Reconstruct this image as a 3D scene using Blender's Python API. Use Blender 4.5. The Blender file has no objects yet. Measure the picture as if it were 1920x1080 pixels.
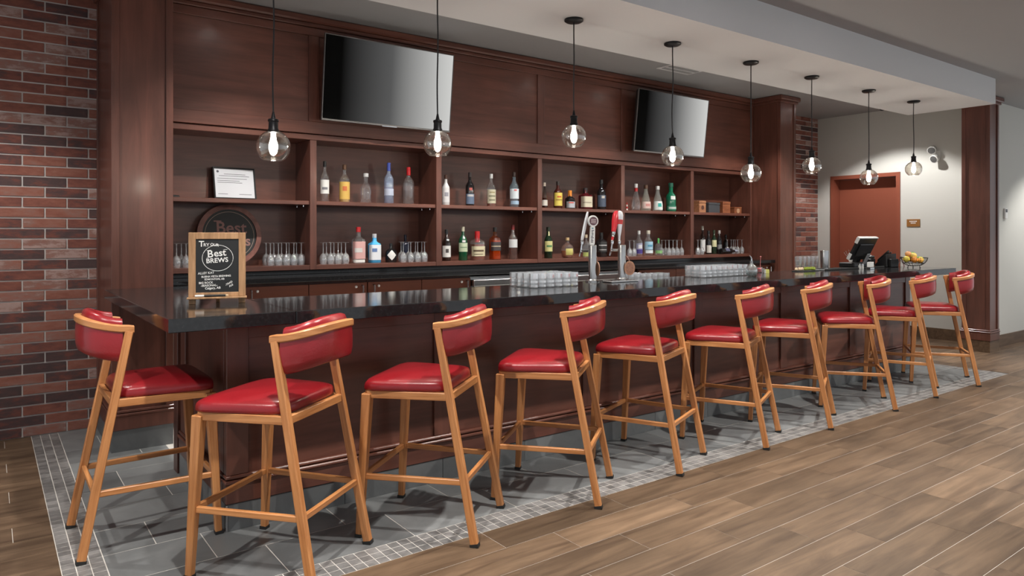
import bpy, bmesh, math, random
from math import sin, cos, pi, radians, sqrt
from mathutils import Vector, Matrix
random.seed(7)
SC = bpy.context.scene
COL = SC.collection

# ------------------------------------------------------------------ camera
# x runs along the bar (away to the right), y from the guests to the back wall, z up
HC, FPX, CXP, HOR = 1.424, 1330.0, 960.0, 440.0
YAW = radians(-36.554)
cd = bpy.data.cameras.new('camera'); cam = bpy.data.objects.new('camera', cd); COL.objects.link(cam)
cam.location = (0, 0, HC); cam.rotation_euler = (pi/2, 0, YAW)
cd.sensor_width = 36; cd.lens = FPX/1920*36; cd.shift_y = -(540-HOR)/1920; cd.clip_start = .05
SC.camera = cam
# ------------------------------------------------------------------ world, exposure
w = bpy.data.worlds.new('world'); SC.world = w; w.use_nodes = True
bg = w.node_tree.nodes['Background']; bg.inputs[0].default_value = (.90, .95, 1, 1); bg.inputs[1].default_value = .40
SC.view_settings.view_transform = 'Standard'; SC.view_settings.look = 'None'
SC.view_settings.gamma = 1; SC.view_settings.use_curve_mapping = False
SC.view_settings.exposure = 0.74
try:
    SC.cycles.transparent_max_bounces = 48
    SC.cycles.sample_clamp_indirect = 4
    SC.cycles.caustics_reflective = False; SC.cycles.caustics_refractive = False
    SC.cycles.use_denoising = True
except Exception: pass

def spot(loc, target, energy, angle=100, blend=.7, size=.05, col=(1, .96, .9), parent=None):
    d = bpy.data.lights.new('downlight_lamp', 'SPOT'); d.energy = energy; d.spot_size = radians(angle)
    d.spot_blend = blend; d.shadow_soft_size = size; d.color = col
    o = bpy.data.objects.new('downlight_lamp', d); COL.objects.link(o); o.location = loc
    v = Vector(target)-Vector(loc)
    o.rotation_euler = v.to_track_quat('-Z', 'Y').to_euler()
    return o
ZM, ZB = 3.10, 3.22            # main ceiling, ceiling over the back bar
DOWN_MAIN = [(x, 2.30) for x in (-.7, .8, 2.3, 3.7, 5.1)] + [(6.9, 2.0), (8.5, 2.0)] + [(x, .2) for x in (.8, 3.8, 6.8, 9.6)] + [(11.4, 2.5)]  # the row nearest the camera is unseen, added to light the floor there
DOWN_BACK = [(x, 4.62) for x in (1.6, 2.8, 4.0, 5.2, 6.4, 7.6)] + [(9.35, 4.75), (-.25, 4.75)]  # the leftmost is out of view, added to brighten the left brick wall
E_MAIN, E_BACK, E_FAR = 155, 112, 140
for i, (x, y) in enumerate(DOWN_MAIN): spot((x, y, ZM-.012), (x, y+(.25 if y > 1 else 0), 0), E_MAIN, 96, .5, .03)
for i, (x, y) in enumerate(DOWN_BACK):
    if i == 6: spot((x, y, ZB-.012), (x+.5, y, 0), E_FAR, 110, .35, .04, (1, .97, .93))
    else: spot((x, y, ZB-.012), (x, y+.5, 0), E_BACK, 98, .55, .04)

# ------------------------------------------------------------------ pixel -> place helpers
Fx, Fy = -sin(YAW), cos(YAW)
Rx, Ry = cos(YAW), sin(YAW)
def rr(u):
    t = (u-CXP)/FPX; return (Fx+t*Rx), (Fy+t*Ry)
def atY(u, Y):
    a, b = rr(u); return a/b*Y
def dist(u, Y): return Y/rr(u)[1]
def on(u, v, z):
    d = (HC-z)*FPX/(v-HOR); a, b = rr(u); return Vector((a*d, b*d, z))

# ------------------------------------------------------------------ materials
def newmat(name):
    m = bpy.data.materials.new(name); m.use_nodes = True
    nt = m.node_tree; return m, nt, nt.nodes['Principled BSDF']
def N(nt, typ, **kw):
    n = nt.nodes.new(typ)
    for k, v in kw.items(): setattr(n, k, v)
    return n
def c4(c): return (c[0], c[1], c[2], 1)
def plain(name, col, rough=.5, metal=0, coat=0, spec=.5, emit=None, estr=0, bump=0, bscale=80, var=0, vscale=6):
    m, nt, b = newmat(name)
    b.inputs['Base Color'].default_value = c4(col); b.inputs['Roughness'].default_value = rough
    b.inputs['Metallic'].default_value = metal; b.inputs['Coat Weight'].default_value = coat
    b.inputs['Specular IOR Level'].default_value = spec
    if emit: b.inputs['Emission Color'].default_value = c4(emit); b.inputs['Emission Strength'].default_value = estr
    if bump or var:
        tc = N(nt, 'ShaderNodeTexCoord'); no = N(nt, 'ShaderNodeTexNoise'); no.inputs['Detail'].default_value = 5
        nt.links.new(tc.outputs['Object'], no.inputs['Vector'])
        if bump:
            no.inputs['Scale'].default_value = bscale
            bp = N(nt, 'ShaderNodeBump'); bp.inputs['Strength'].default_value = bump; bp.inputs['Distance'].default_value = .01
            nt.links.new(no.outputs['Fac'], bp.inputs['Height']); nt.links.new(bp.outputs['Normal'], b.inputs['Normal'])
        if var:
            n2 = N(nt, 'ShaderNodeTexNoise'); n2.inputs['Scale'].default_value = vscale; n2.inputs['Detail'].default_value = 6
            nt.links.new(tc.outputs['Object'], n2.inputs['Vector'])
            cr = N(nt, 'ShaderNodeValToRGB')
            cr.color_ramp.elements[0].position = .3; cr.color_ramp.elements[1].position = .7
            cr.color_ramp.elements[0].color = c4([x*(1-var) for x in col]); cr.color_ramp.elements[1].color = c4([min(1, x*(1+var)) for x in col])
            nt.links.new(n2.outputs['Fac'], cr.inputs[0]); nt.links.new(cr.outputs[0], b.inputs['Base Color'])
    return m
def grain(name, dark, light, rough=.4, stretch=(14, 14, 1), scale=3, coat=0, coords='Object', rnd=0, bump=.05, spec=.5, sharp=(.35, .65), blot=0):
    """wood: noise stretched along one axis; rnd shifts each object's pattern and tone"""
    m, nt, b = newmat(name); L = nt.links.new
    b.inputs['Roughness'].default_value = rough; b.inputs['Coat Weight'].default_value = coat; b.inputs['Coat Roughness'].default_value = .15
    b.inputs['Specular IOR Level'].default_value = spec
    tc = N(nt, 'ShaderNodeTexCoord'); src = tc.outputs['Object']
    if coords == 'World':
        g = N(nt, 'ShaderNodeNewGeometry'); src = g.outputs['Position']
    if rnd:
        oi = N(nt, 'ShaderNodeObjectInfo'); mu = N(nt, 'ShaderNodeMath', operation='MULTIPLY'); mu.inputs[1].default_value = 37
        L(oi.outputs['Random'], mu.inputs[0]); ad = N(nt, 'ShaderNodeVectorMath', operation='ADD')
        L(src, ad.inputs[0]); L(mu.outputs[0], ad.inputs[1]); src = ad.outputs[0]
    mp = N(nt, 'ShaderNodeMapping'); mp.inputs['Scale'].default_value = stretch; L(src, mp.inputs['Vector'])
    no = N(nt, 'ShaderNodeTexNoise'); no.inputs['Scale'].default_value = scale; no.inputs['Detail'].default_value = 7
    no.inputs['Roughness'].default_value = .62; no.inputs['Distortion'].default_value = .6
    L(mp.outputs[0], no.inputs['Vector'])
    cr = N(nt, 'ShaderNodeValToRGB'); cr.color_ramp.elements[0].position, cr.color_ramp.elements[1].position = sharp
    cr.color_ramp.elements[0].color = c4(dark); cr.color_ramp.elements[1].color = c4(light)
    L(no.outputs['Fac'], cr.inputs[0]); out = cr.outputs[0]
    if blot:
        n3 = N(nt, 'ShaderNodeTexNoise'); n3.inputs['Scale'].default_value = 1.7; n3.inputs['Detail'].default_value = 3
        L(src, n3.inputs['Vector'])
        mr = N(nt, 'ShaderNodeMapRange'); mr.inputs[1].default_value = .3; mr.inputs[2].default_value = .7
        mr.inputs[3].default_value = 1-blot; mr.inputs[4].default_value = 1+blot*.6; L(n3.outputs['Fac'], mr.inputs[0])
        mx = N(nt, 'ShaderNodeMix', data_type='RGBA', blend_type='MULTIPLY'); mx.inputs[0].default_value = 1
        L(out, mx.inputs[6]); L(mr.outputs[0], mx.inputs[7]); out = mx.outputs[2]
    if rnd:
        hs = N(nt, 'ShaderNodeHueSaturation'); mr = N(nt, 'ShaderNodeMapRange')
        mr.inputs[3].default_value = 1-rnd; mr.inputs[4].default_value = 1+rnd; L(oi.outputs['Random'], mr.inputs[0])
        L(mr.outputs[0], hs.inputs['Value']); L(out, hs.inputs['Color']); out = hs.outputs[0]
    L(out, b.inputs['Base Color'])
    if bump:
        bp = N(nt, 'ShaderNodeBump'); bp.inputs['Strength'].default_value = bump; bp.inputs['Distance'].default_value = .004
        L(no.outputs['Fac'], bp.inputs['Height']); L(bp.outputs['Normal'], b.inputs['Normal'])
    return m
def brickmat(name):
    m, nt, b = newmat(name); L = nt.links.new
    b.inputs['Roughness'].default_value = .8
    oi = N(nt, 'ShaderNodeNewGeometry')
    # one tone per brick: white noise on the brick's own place
    ob = N(nt, 'ShaderNodeObjectInfo'); wn = N(nt, 'ShaderNodeTexWhiteNoise'); 
    L(ob.outputs['Location'], wn.inputs['Vector'])
    cr = N(nt, 'ShaderNodeValToRGB'); cr.color_ramp.interpolation = 'LINEAR'
    el = cr.color_ramp.elements
    stops = [(0, (.074, .044, .043)), (.14, (.10, .050, .047)), (.24, (.165, .055, .042)), (.5, (.245, .085, .058)), (.7, (.29, .115, .082)), (.88, (.27, .145, .12)), (1, (.40, .27, .24))]
    el[0].position, el[0].color = stops[0][0], c4(stops[0][1]); el[1].position, el[1].color = stops[-1][0], c4(stops[-1][1])
    for p, c in stops[1:-1]:
        e = el.new(p); e.color = c4(c)
    mp = N(nt, 'ShaderNodeMapping'); mp.inputs['Scale'].default_value = (1, 1, 2.6); L(oi.outputs['Position'], mp.inputs[0])
    no = N(nt, 'ShaderNodeTexNoise'); no.inputs['Scale'].default_value = 9; no.inputs['Detail'].default_value = 8; no.inputs['Roughness'].default_value = .7
    L(mp.outputs[0], no.inputs['Vector'])
    mr = N(nt, 'ShaderNodeMapRange'); mr.inputs[1].default_value = .3; mr.inputs[2].default_value = .7; mr.inputs[3].default_value = -.26; mr.inputs[4].default_value = .26
    L(no.outputs['Fac'], mr.inputs[0])
    ad = N(nt, 'ShaderNodeMath', operation='ADD'); ad.use_clamp = True; L(wn.outputs['Value'], ad.inputs[0]); L(mr.outputs[0], ad.inputs[1])
    L(ad.outputs[0], cr.inputs[0]); L(cr.outputs[0], b.inputs['Base Color'])
    bp = N(nt, 'ShaderNodeBump'); bp.inputs['Strength'].default_value = .4; bp.inputs['Distance'].default_value = .006
    L(no.outputs['Fac'], bp.inputs['Height']); L(bp.outputs['Normal'], b.inputs['Normal'])
    return m
def tilemat(name, dark, light, rough, cell=None, scale=5):
    m, nt, b = newmat(name); L = nt.links.new
    b.inputs['Roughness'].default_value = rough
    g = N(nt, 'ShaderNodeNewGeometry'); no = N(nt, 'ShaderNodeTexNoise'); no.inputs['Scale'].default_value = scale; no.inputs['Detail'].default_value = 7
    no.inputs['Roughness'].default_value = .6; no.inputs['Distortion'].default_value = .8; L(g.outputs['Position'], no.inputs['Vector'])
    fac = no.outputs['Fac']
    wn = N(nt, 'ShaderNodeTexWhiteNoise')
    if cell:
        sn = N(nt, 'ShaderNodeVectorMath', operation='SNAP'); sn.inputs[1].default_value = (cell, cell, 10); 
        of = N(nt, 'ShaderNodeVectorMath', operation='ADD'); of.inputs[1].default_value = (-.255, -2.807, 5)
        L(g.outputs['Position'], of.inputs[0]); L(of.outputs[0], sn.inputs[0]); L(sn.outputs[0], wn.inputs['Vector'])
    else:
        ob = N(nt, 'ShaderNodeObjectInfo'); L(ob.outputs['Location'], wn.inputs['Vector'])
    a = N(nt, 'ShaderNodeMapRange'); a.inputs[3].default_value = -.22; a.inputs[4].default_value = .22; L(wn.outputs['Value'], a.inputs[0])
    ad = N(nt, 'ShaderNodeMath', operation='ADD'); L(fac, ad.inputs[0]); L(a.outputs[0], ad.inputs[1])
    cr = N(nt, 'ShaderNodeValToRGB'); cr.color_ramp.elements[0].position = .2; cr.color_ramp.elements[1].position = .8
    cr.color_ramp.elements[0].color = c4(dark); cr.color_ramp.elements[1].color = c4(light)
    L(ad.outputs[0], cr.inputs[0]); L(cr.outputs[0], b.inputs['Base Color'])
    bp = N(nt, 'ShaderNodeBump'); bp.inputs['Strength'].default_value = .15; bp.inputs['Distance'].default_value = .004
    L(no.outputs['Fac'], bp.inputs['Height']); L(bp.outputs['Normal'], b.inputs['Normal'])
    return m
def thin_glass(name, tint=(1, 1, 1), refl=.08, edge=.55, rough=.02, body=0, bodycol=(.8, .85, .9)):
    """clear glass seen through: see-through tint, mirror at grazing angles, a little milky body if frosted"""
    m = bpy.data.materials.new(name); m.use_nodes = True; nt = m.node_tree; nt.nodes.clear(); L = nt.links.new
    out = N(nt, 'ShaderNodeOutputMaterial'); tr = N(nt, 'ShaderNodeBsdfTransparent'); tr.inputs[0].default_value = c4(tint)
    gl = N(nt, 'ShaderNodeBsdfGlossy'); gl.inputs['Roughness'].default_value = rough; gl.inputs[0].default_value = (1, 1, 1, 1)
    lw = N(nt, 'ShaderNodeLayerWeight'); lw.inputs[0].default_value = .35
    mr = N(nt, 'ShaderNodeMapRange'); mr.inputs[3].default_value = refl; mr.inputs[4].default_value = edge; L(lw.outputs['Facing'], mr.inputs[0])
    src = tr.outputs[0]
    if body:
        df = N(nt, 'ShaderNodeBsdfDiffuse'); df.inputs[0].default_value = c4(bodycol)
        m0 = N(nt, 'ShaderNodeMixShader'); m0.inputs[0].default_value = body; L(src, m0.inputs[1]); L(df.outputs[0], m0.inputs[2]); src = m0.outputs[0]
    mx = N(nt, 'ShaderNodeMixShader'); L(mr.outputs[0], mx.inputs[0]); L(src, mx.inputs[1]); L(gl.outputs[0], mx.inputs[2]); L(mx.outputs[0], out.inputs[0])
    return m
MT = {}
MT['oak'] = grain('oak', (.40, .15, .045), (.60, .27, .10), .38, (26, 26, 1.6), 2.2, .15, rnd=.07, bump=.04)
MT['leather'] = plain('red_leather', (.25, .010, .015), .30, coat=.2, bump=.08, bscale=160, var=.12, vscale=7)
MT['rubber'] = plain('black_rubber', (.012, .012, .012), .6)
MT['wood'] = grain('dark_cabinet_wood', (.076, .027, .018), (.175, .063, .043), .37, (9, 9, .9), 1.6, .13, 'World', bump=.015, sharp=(.25, .8), blot=.2)
MT['wood_h'] = grain('dark_cabinet_wood_flat_grain', (.080, .028, .019), (.190, .069, .046), .37, (.8, 9, 9), 1.6, .13, 'World', bump=.015, sharp=(.25, .8), blot=.25)
MT['wood_red'] = grain('cabinet_door_wood', (.10, .028, .014), (.17, .05, .024), .4, (.8, 9, 9), 1.6, .1, 'World', bump=.015, sharp=(.25, .8))
MT['granite'] = plain('black_granite', (.013, .013, .014), .10, spec=.55, var=.3, vscale=60)
MT['brick'] = brickmat('brick_clay')
MT['mortar'] = plain('mortar', (.55, .51, .49), .9, bump=.2, bscale=200)
MT['plank'] = grain('wood_look_plank', (.058, .034, .020), (.172, .112, .069), .46, (1.1, 11, 11), 1.5, 0, rnd=.2, bump=.03, spec=.35, sharp=(.28, .74), blot=.25)
MT['grout'] = plain('pale_grout', (.60, .57, .53), .85)
MT['slate'] = tilemat('slate_tile', (.11, .115, .118), (.235, .243, .245), .38, None, 3.2)
MT['slate_base'] = tilemat('slate_base_tile', (.11, .115, .118), (.21, .22, .222), .45, None, 3.2)
MT['mosaic'] = tilemat('slate_mosaic', (.10, .098, .097), (.245, .235, .23), .42, .0531, 18)
MT['paint'] = plain('grey_wall_paint', (.56, .56, .53), .7, bump=.03, bscale=300)
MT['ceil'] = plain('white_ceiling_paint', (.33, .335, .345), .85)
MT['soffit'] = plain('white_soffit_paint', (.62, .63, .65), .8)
MT['door'] = plain('red_brown_door_paint', (.255, .072, .042), .42)
MT['steel'] = plain('brushed_steel', (.55, .55, .55), .25, 1)
MT['chrome'] = plain('chrome', (.8, .8, .8), .08, 1)
MT['black'] = plain('black_plastic', (.010, .010, .011), .35)
MT['blackmetal'] = plain('black_metal', (.014, .014, .016), .4, .6)
MT['white'] = plain('white_plastic', (.75, .75, .74), .4)
MT['glass'] = thin_glass('clear_glass', (.985, .99, .99), .06, .8, .02, .06, (.75, .78, .8))
MT['crystal'] = thin_glass('sparkling_glass', (.96, .97, .98), .12, 1.0, .03, .19, (.85, .87, .9))
MT['glass_pend'] = thin_glass('pendant_glass', (.95, .93, .90), .05, .6)
MT['frost'] = thin_glass('frosted_glass', (.9, .92, .95), .05, .4, .15, .45, (.5, .55, .62))
MT['bulb'] = plain('lit_bulb', (1, 1, 1), .5, emit=(1, .94, .84), estr=170)
MT['downlens'] = plain('lit_downlight_lens', (1, 1, 1), .5, emit=(1, .96, .9), estr=6)
MT['paper'] = plain('white_paper', (.72, .74, .78), .35)
MT['ink'] = plain('grey_ink', (.10, .10, .12), .6)
MT['pine'] = grain('pine_frame', (.30, .16, .075), (.50, .29, .15), .55, (9, 9, 1), 4, bump=.03)
MT['slateboard'] = plain('chalkboard_black', (.012, .013, .014), .55)
MT['chalk'] = plain('chalk_white', (.82, .82, .80), .8)
MT['signwood'] = grain('sign_ring_wood', (.12, .04, .03), (.24, .09, .07), .45, (3, 3, 3), 3)
MT['signtext'] = plain('sign_lettering', (.26, .13, .115), .6)
MT['signcream'] = plain('sign_cream_line', (.30, .22, .18), .6)
MT['tagwood'] = grain('tag_wood', (.22, .10, .06), (.40, .21, .13), .5, (8, 8, 2), 8)
MT['tvbezel'] = plain('tv_bezel', (.16, .15, .145), .3, .6)
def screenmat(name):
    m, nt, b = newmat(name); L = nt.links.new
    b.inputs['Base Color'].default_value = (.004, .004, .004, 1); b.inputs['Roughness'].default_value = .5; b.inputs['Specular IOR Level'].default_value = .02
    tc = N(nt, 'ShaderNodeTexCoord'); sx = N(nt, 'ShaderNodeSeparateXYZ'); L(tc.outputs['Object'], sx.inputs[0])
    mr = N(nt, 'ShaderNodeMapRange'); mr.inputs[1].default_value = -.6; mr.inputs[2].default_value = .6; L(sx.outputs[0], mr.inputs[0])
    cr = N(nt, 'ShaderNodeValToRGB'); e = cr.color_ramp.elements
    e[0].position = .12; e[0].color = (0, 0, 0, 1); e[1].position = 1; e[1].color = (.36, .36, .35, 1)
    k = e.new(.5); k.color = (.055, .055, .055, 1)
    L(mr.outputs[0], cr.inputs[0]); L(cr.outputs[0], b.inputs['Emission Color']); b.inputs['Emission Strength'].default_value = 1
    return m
MT['screen'] = screenmat('tv_screen_gradient')  # grey gradient put into the screen's emission, black at its left edge
_cache = {}
def colmat(col, rough=.4, metal=0, coat=0):
    k = ('c', tuple(round(c, 3) for c in col), rough, metal)
    if k not in _cache: _cache[k] = plain('tone_%02d' % len(_cache), col, rough, metal, coat)
    return _cache[k]
def tintglass(col, body=0, bodycol=None):
    k = ('g', col, body, bodycol)
    if k not in _cache: _cache[k] = thin_glass('tinted_glass_%02d' % len(_cache), col, .05, .5, .03, body, bodycol or (.6, .65, .7))
    return _cache[k]

# ------------------------------------------------------------------ mesh helpers
class MB:
    def __init__(s): s.v = []; s.f = []
    def add(s, vs, fs):
        o = len(s.v); s.v += [tuple(p) for p in vs]; s.f += [tuple(i+o for i in f) for f in fs]; return s
    def box(s, x0, x1, y0, y1, z0, z1):
        return s.add([(x0, y0, z0), (x1, y0, z0), (x1, y1, z0), (x0, y1, z0), (x0, y0, z1), (x1, y0, z1), (x1, y1, z1), (x0, y1, z1)],
                     [(0, 3, 2, 1), (4, 5, 6, 7), (0, 1, 5, 4), (1, 2, 6, 5), (2, 3, 7, 6), (3, 0, 4, 7)])
    def lathe(s, prof, n=20, cx=0, cy=0, sq=2, axis='z', start=0, arc=2*pi):
        full = abs(arc-2*pi) < 1e-6; m = n if full else n+1; vs = []
        for r, z in prof:
            for k in range(m):
                a = start+arc*k/n; c, q = cos(a), sin(a); f = 1/((abs(c)**sq+abs(q)**sq)**(1/sq)) if sq != 2 else 1
                vs.append((cx+r*c*f, cy+r*q*f, z))
        fs = []
        for i in range(len(prof)-1):
            for k in range(n):
                k2 = (k+1) % m
                fs.append((i*m+k, i*m+k2, (i+1)*m+k2, (i+1)*m+k))
        if full:
            if prof[0][0] > 1e-5: fs.append(tuple(reversed(range(m))))
            if prof[-1][0] > 1e-5: fs.append(tuple((len(prof)-1)*m+k for k in range(m)))
        return s.add(vs, fs)
    def sweep(s, path, prof, cap=True, up=Vector((0, 0, 1)), outs=None):
        """prof: closed list (o, z): o along the horizontal outward normal"""
        n = len(prof); vs = []
        for i, p in enumerate(path):
            a = path[max(i-1, 0)]; b = path[min(i+1, len(path)-1)]; t = Vector(b)-Vector(a); t.z = 0; t.normalize()
            o = Vector((-t.y, t.x, 0))
            for q in prof: vs.append(Vector(p)+o*q[0]+up*q[1])
        fs = []
        for i in range(len(path)-1):
            for k in range(n): fs.append((i*n+k, i*n+(k+1) % n, (i+1)*n+(k+1) % n, (i+1)*n+k))
        if cap: fs += [tuple(range(n)), tuple((len(path)-1)*n+k for k in reversed(range(n)))]
        return s.add(vs, fs)
    def tube(s, path, r, n=8, r1=None):
        P = [Vector(p) for p in path]; vs = []
        for i, p in enumerate(P):
            t = (P[min(i+1, len(P)-1)]-P[max(i-1, 0)]).normalized()
            h = Vector((0, 0, 1)) if abs(t.z) < .95 else Vector((1, 0, 0))
            a = t.cross(h).normalized(); b = a.cross(t); rad = r if r1 is None else r+(r1-r)*i/max(1, len(P)-1)
            for k in range(n): vs.append(p+a*rad*cos(2*pi*k/n)+b*rad*sin(2*pi*k/n))
        fs = [(i*n+k, i*n+(k+1) % n, (i+1)*n+(k+1) % n, (i+1)*n+k) for i in range(len(P)-1) for k in range(n)]
        fs += [tuple(reversed(range(n))), tuple((len(P)-1)*n+k for k in range(n))]
        return s.add(vs, fs)
    def loops(s, L):
        n = len(L[0]); vs = [p for l in L for p in l]
        fs = [(i*n+k, i*n+(k+1) % n, (i+1)*n+(k+1) % n, (i+1)*n+k) for i in range(len(L)-1) for k in range(n)]
        fs += [tuple(reversed(range(n))), tuple((len(L)-1)*n+k for k in range(n))]
        return s.add(vs, fs)
    def mesh(s, name, mat, smooth=False, bev=0, seg=2, angle=35):
        me = bpy.data.meshes.new(name); me.from_pydata(s.v, [], s.f)
        bm = bmesh.new(); bm.from_mesh(me)
        bmesh.ops.recalc_face_normals(bm, faces=bm.faces)
        if bev: bmesh.ops.bevel(bm, geom=list(bm.edges), offset=bev, segments=seg, affect='EDGES', profile=.5)
        if smooth:
            for f in bm.faces: f.smooth = True
            for e in bm.edges:
                if len(e.link_faces) == 2 and e.calc_face_angle(0) > radians(angle): e.smooth = False
        bm.to_mesh(me); bm.free()
        me.materials.append(MT[mat] if isinstance(mat, str) else mat)
        return me
    def build(s, name, mat, parent=None, smooth=False, bev=0, seg=2, angle=35, loc=None):
        return link(name, s.mesh(name, mat, smooth, bev, seg, angle), parent, loc)
def link(name, me, parent=None, loc=None, mtx=None):
    o = bpy.data.objects.new(name, me); COL.objects.link(o)
    if parent is not None: o.parent = parent
    if loc is not None: o.location = loc
    if mtx is not None: o.matrix_basis = mtx
    return o
def box(name, mat, x0, x1, y0, y1, z0, z1, parent=None, bev=0):
    """a box whose origin sits at its own centre"""
    c = ((x0+x1)/2, (y0+y1)/2, (z0+z1)/2); a, b, d = (x1-x0)/2, (y1-y0)/2, (z1-z0)/2
    return MB().box(-a, a, -b, b, -d, d).build(name, mat, parent, bev=bev, seg=1, loc=c)
def tag(o, label=None, cat=None, group=None, kind=None):
    if label: o['label'] = label
    if cat: o['category'] = cat
    if group: o['group'] = group
    if kind: o['kind'] = kind
    return o
def thing(name, label, cat, loc=(0, 0, 0), rz=0, group=None, kind=None):
    o = bpy.data.objects.new(name, None); COL.objects.link(o); o.location = loc; o.rotation_euler = (0, 0, rz); o.empty_display_size = .05
    return tag(o, label, cat, group, kind)
def struct(o, label=None, cat=None): return tag(o, label, cat, kind='structure')
def copy_tree(o, parent=None):
    c = o.copy(); COL.objects.link(c)
    if parent is not None: c.parent = parent
    for ch in list(o.children): copy_tree(ch, c)
    return c
def memb(name, p0, p1, s0, s1, mat, parent, xdir=(1, 0, 0), bev=.003):
    """tapered square member from p0 to p1; s = (size along xdir, other size); local z runs along it"""
    p0, p1 = Vector(p0), Vector(p1); z = (p1-p0); L = z.length; z.normalize()
    x = Vector(xdir); x = (x-z*x.dot(z)).normalized(); y = z.cross(x)
    M = Matrix((x, y, z)).transposed().to_4x4(); M.translation = p0
    a, b = s0[0]/2, s0[1]/2; c, d = s1[0]/2, s1[1]/2
    m = MB().add([(-a, -b, 0), (a, -b, 0), (a, b, 0), (-a, b, 0), (-c, -d, L), (c, -d, L), (c, d, L), (-c, d, L)],
                 [(0, 3, 2, 1), (4, 5, 6, 7), (0, 1, 5, 4), (1, 2, 6, 5), (2, 3, 7, 6), (3, 0, 4, 7)])
    return link(name, m.mesh(name, mat, bev=bev, seg=1), parent, mtx=M)
def text(name, body, size, mat, parent, mtx, ext=.0006, offset=0, align='LEFT', spacing=1, shear=0):
    cu = bpy.data.curves.new(name, 'FONT'); cu.body = body; cu.size = size; cu.extrude = ext; cu.offset = offset
    cu.align_x = align; cu.space_character = spacing; cu.shear = shear; cu.resolution_u = 3
    t = bpy.data.objects.new(name, cu); COL.objects.link(t)
    dg = bpy.context.evaluated_depsgraph_get(); me = bpy.data.meshes.new_from_object(t.evaluated_get(dg))
    bpy.data.objects.remove(t); bpy.data.curves.remove(cu)
    me.materials.clear(); me.materials.append(MT[mat])
    return link(name, me, parent, mtx=mtx)

# ================================================================== THE ROOM
XF = 10.42                     # far wall
YW = 6.05                      # brick wall
TX0, TX1, TY0 = .255, 8.41, 2.807   # slate field: outer edges of its mosaic border
CELL = .0531
floor = struct(MB().box(-3, 14, -2.5, 6.2, -.06, -.0009).build('floor', 'grout'), 'wood-look plank floor with a grey slate tile field along the bar', 'floor')
# --- planks
PW, PL = .2, .8
plank_me = {}
def plank(x0, x1, y0, y1):
    g = .0012; a, b = (x1-x0)/2-g, (y1-y0)/2-g
    if a < .02 or b < .02: return
    k = (round(a, 3), round(b, 3))
    if k not in plank_me: plank_me[k] = MB().box(-a, a, -b, b, -.012, 0).mesh('plank', 'plank')
    return link('plank', plank_me[k], floor, ((x0+x1)/2, (y0+y1)/2, 0))
def rowplanks(y0, y1, xa, xb, off):
    k0 = math.floor((xa-off)/PL); x = off+k0*PL
    while x < xb-1e-6:
        a, b = max(x, xa), min(x+PL, xb)
        if b-a > .03: plank(a, b, y0, y1)
        x += PL
offs = {}
for r in range(0, 17):                      # rows towards the viewer
    y1 = TY0-PW*r; y0 = y1-PW
    lo = -1.0 if r < 8 else .2; hi = 11.8 if r < 3 else (10.6 if r < 6 else 8.5)
    rowplanks(y0, y1, lo, hi, (2.70, 2.18, 2.42)[r % 3]+(0 if r < 3 else .13*(r//3)))
for r in range(0, 17):                      # rows beside the slate field
    y0 = TY0+PW*r; y1 = min(y0+PW, YW)
    if y1-y0 < .03: continue
    rowplanks(y0, y1, -1.0, TX0, .25*(r % 3)+.1)
    if r < 4:
        rowplanks(y0, y1, TX1, XF-.02, 8.6+.27*(r % 3)); rowplanks(y0, min(y1, 3.545), XF-.02, 12.4, 8.6+.27*(r % 3))
    else: rowplanks(y0, y1, TX1, XF, 8.6+.27*(r % 3))
# --- mosaic border
mos_me = MB().box(-CELL/2+.002, CELL/2-.002, -CELL/2+.002, CELL/2-.002, -.01, 0).mesh('mosaic_tile', 'mosaic')
cells = []
nx = int(round((TX1-TX0)/CELL))
for i in range(nx):
    for j in range(3): cells.append((TX0+(i+.5)*CELL, TY0+(j+.5)*CELL))
ny = int((YW-TY0)/CELL)
for j in range(3, ny):
    for i in range(3): cells.append((TX0+(i+.5)*CELL, TY0+(j+.5)*CELL))
    if j < 60:
        for i in range(3): cells.append((TX1-(i+.5)*CELL, TY0+(j+.5)*CELL))
def vis(c):
    d = c[0]*Fx+c[1]*Fy; u = CXP+FPX*(c[0]*Rx+c[1]*Ry)/d; v = HOR+FPX*HC/d
    return d+(100 if (u < -5 or u > 1925 or v > 1085) else 0)
cells.sort(key=vis)
for c in cells[:300]: link('mosaic_tile', mos_me, floor, (c[0], c[1], 0))
rest = MB()
for c in cells[300:]:
    h = CELL/2-.002; rest.box(c[0]-h, c[0]+h, c[1]-h, c[1]+h, -.01, 0)
tag(rest.build('mosaic_tile_field', 'mosaic', floor), kind='stuff')
# --- slate tiles
ix0, ix1, iy0 = TX0+3*CELL, TX1-3*CELL, TY0+3*CELL
def tile(x0, x1, y0, y1):
    g = .0023
    if x1-x0 > .02 and y1-y0 > .02: box('floor_tile', 'slate', x0+g, x1-g, y0+g, y1-g, -.012, 0, floor)
rows = [(iy0, 3.289), (3.289, 3.602), (3.602, 3.914), (3.914, 4.227), (4.227, 4.54), (4.54, 4.852), (4.852, 5.165), (5.165, 5.478), (5.478, 5.79), (5.79, YW)]
for k, (a, b) in enumerate(rows):
    hi = ix1 if k < 2 else .98
    off = (1.03, 1.42, 1.23)[k % 3]-.6*2
    cuts = [ix0]+[off+.6*n for n in range(20) if ix0+.09 < off+.6*n < hi-.09]+[hi]
    for p, q in zip(cuts[:-1], cuts[1:]): tile(p, q, a, b)
    if k >= 2: tile(7.86, ix1, a, b)

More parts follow.
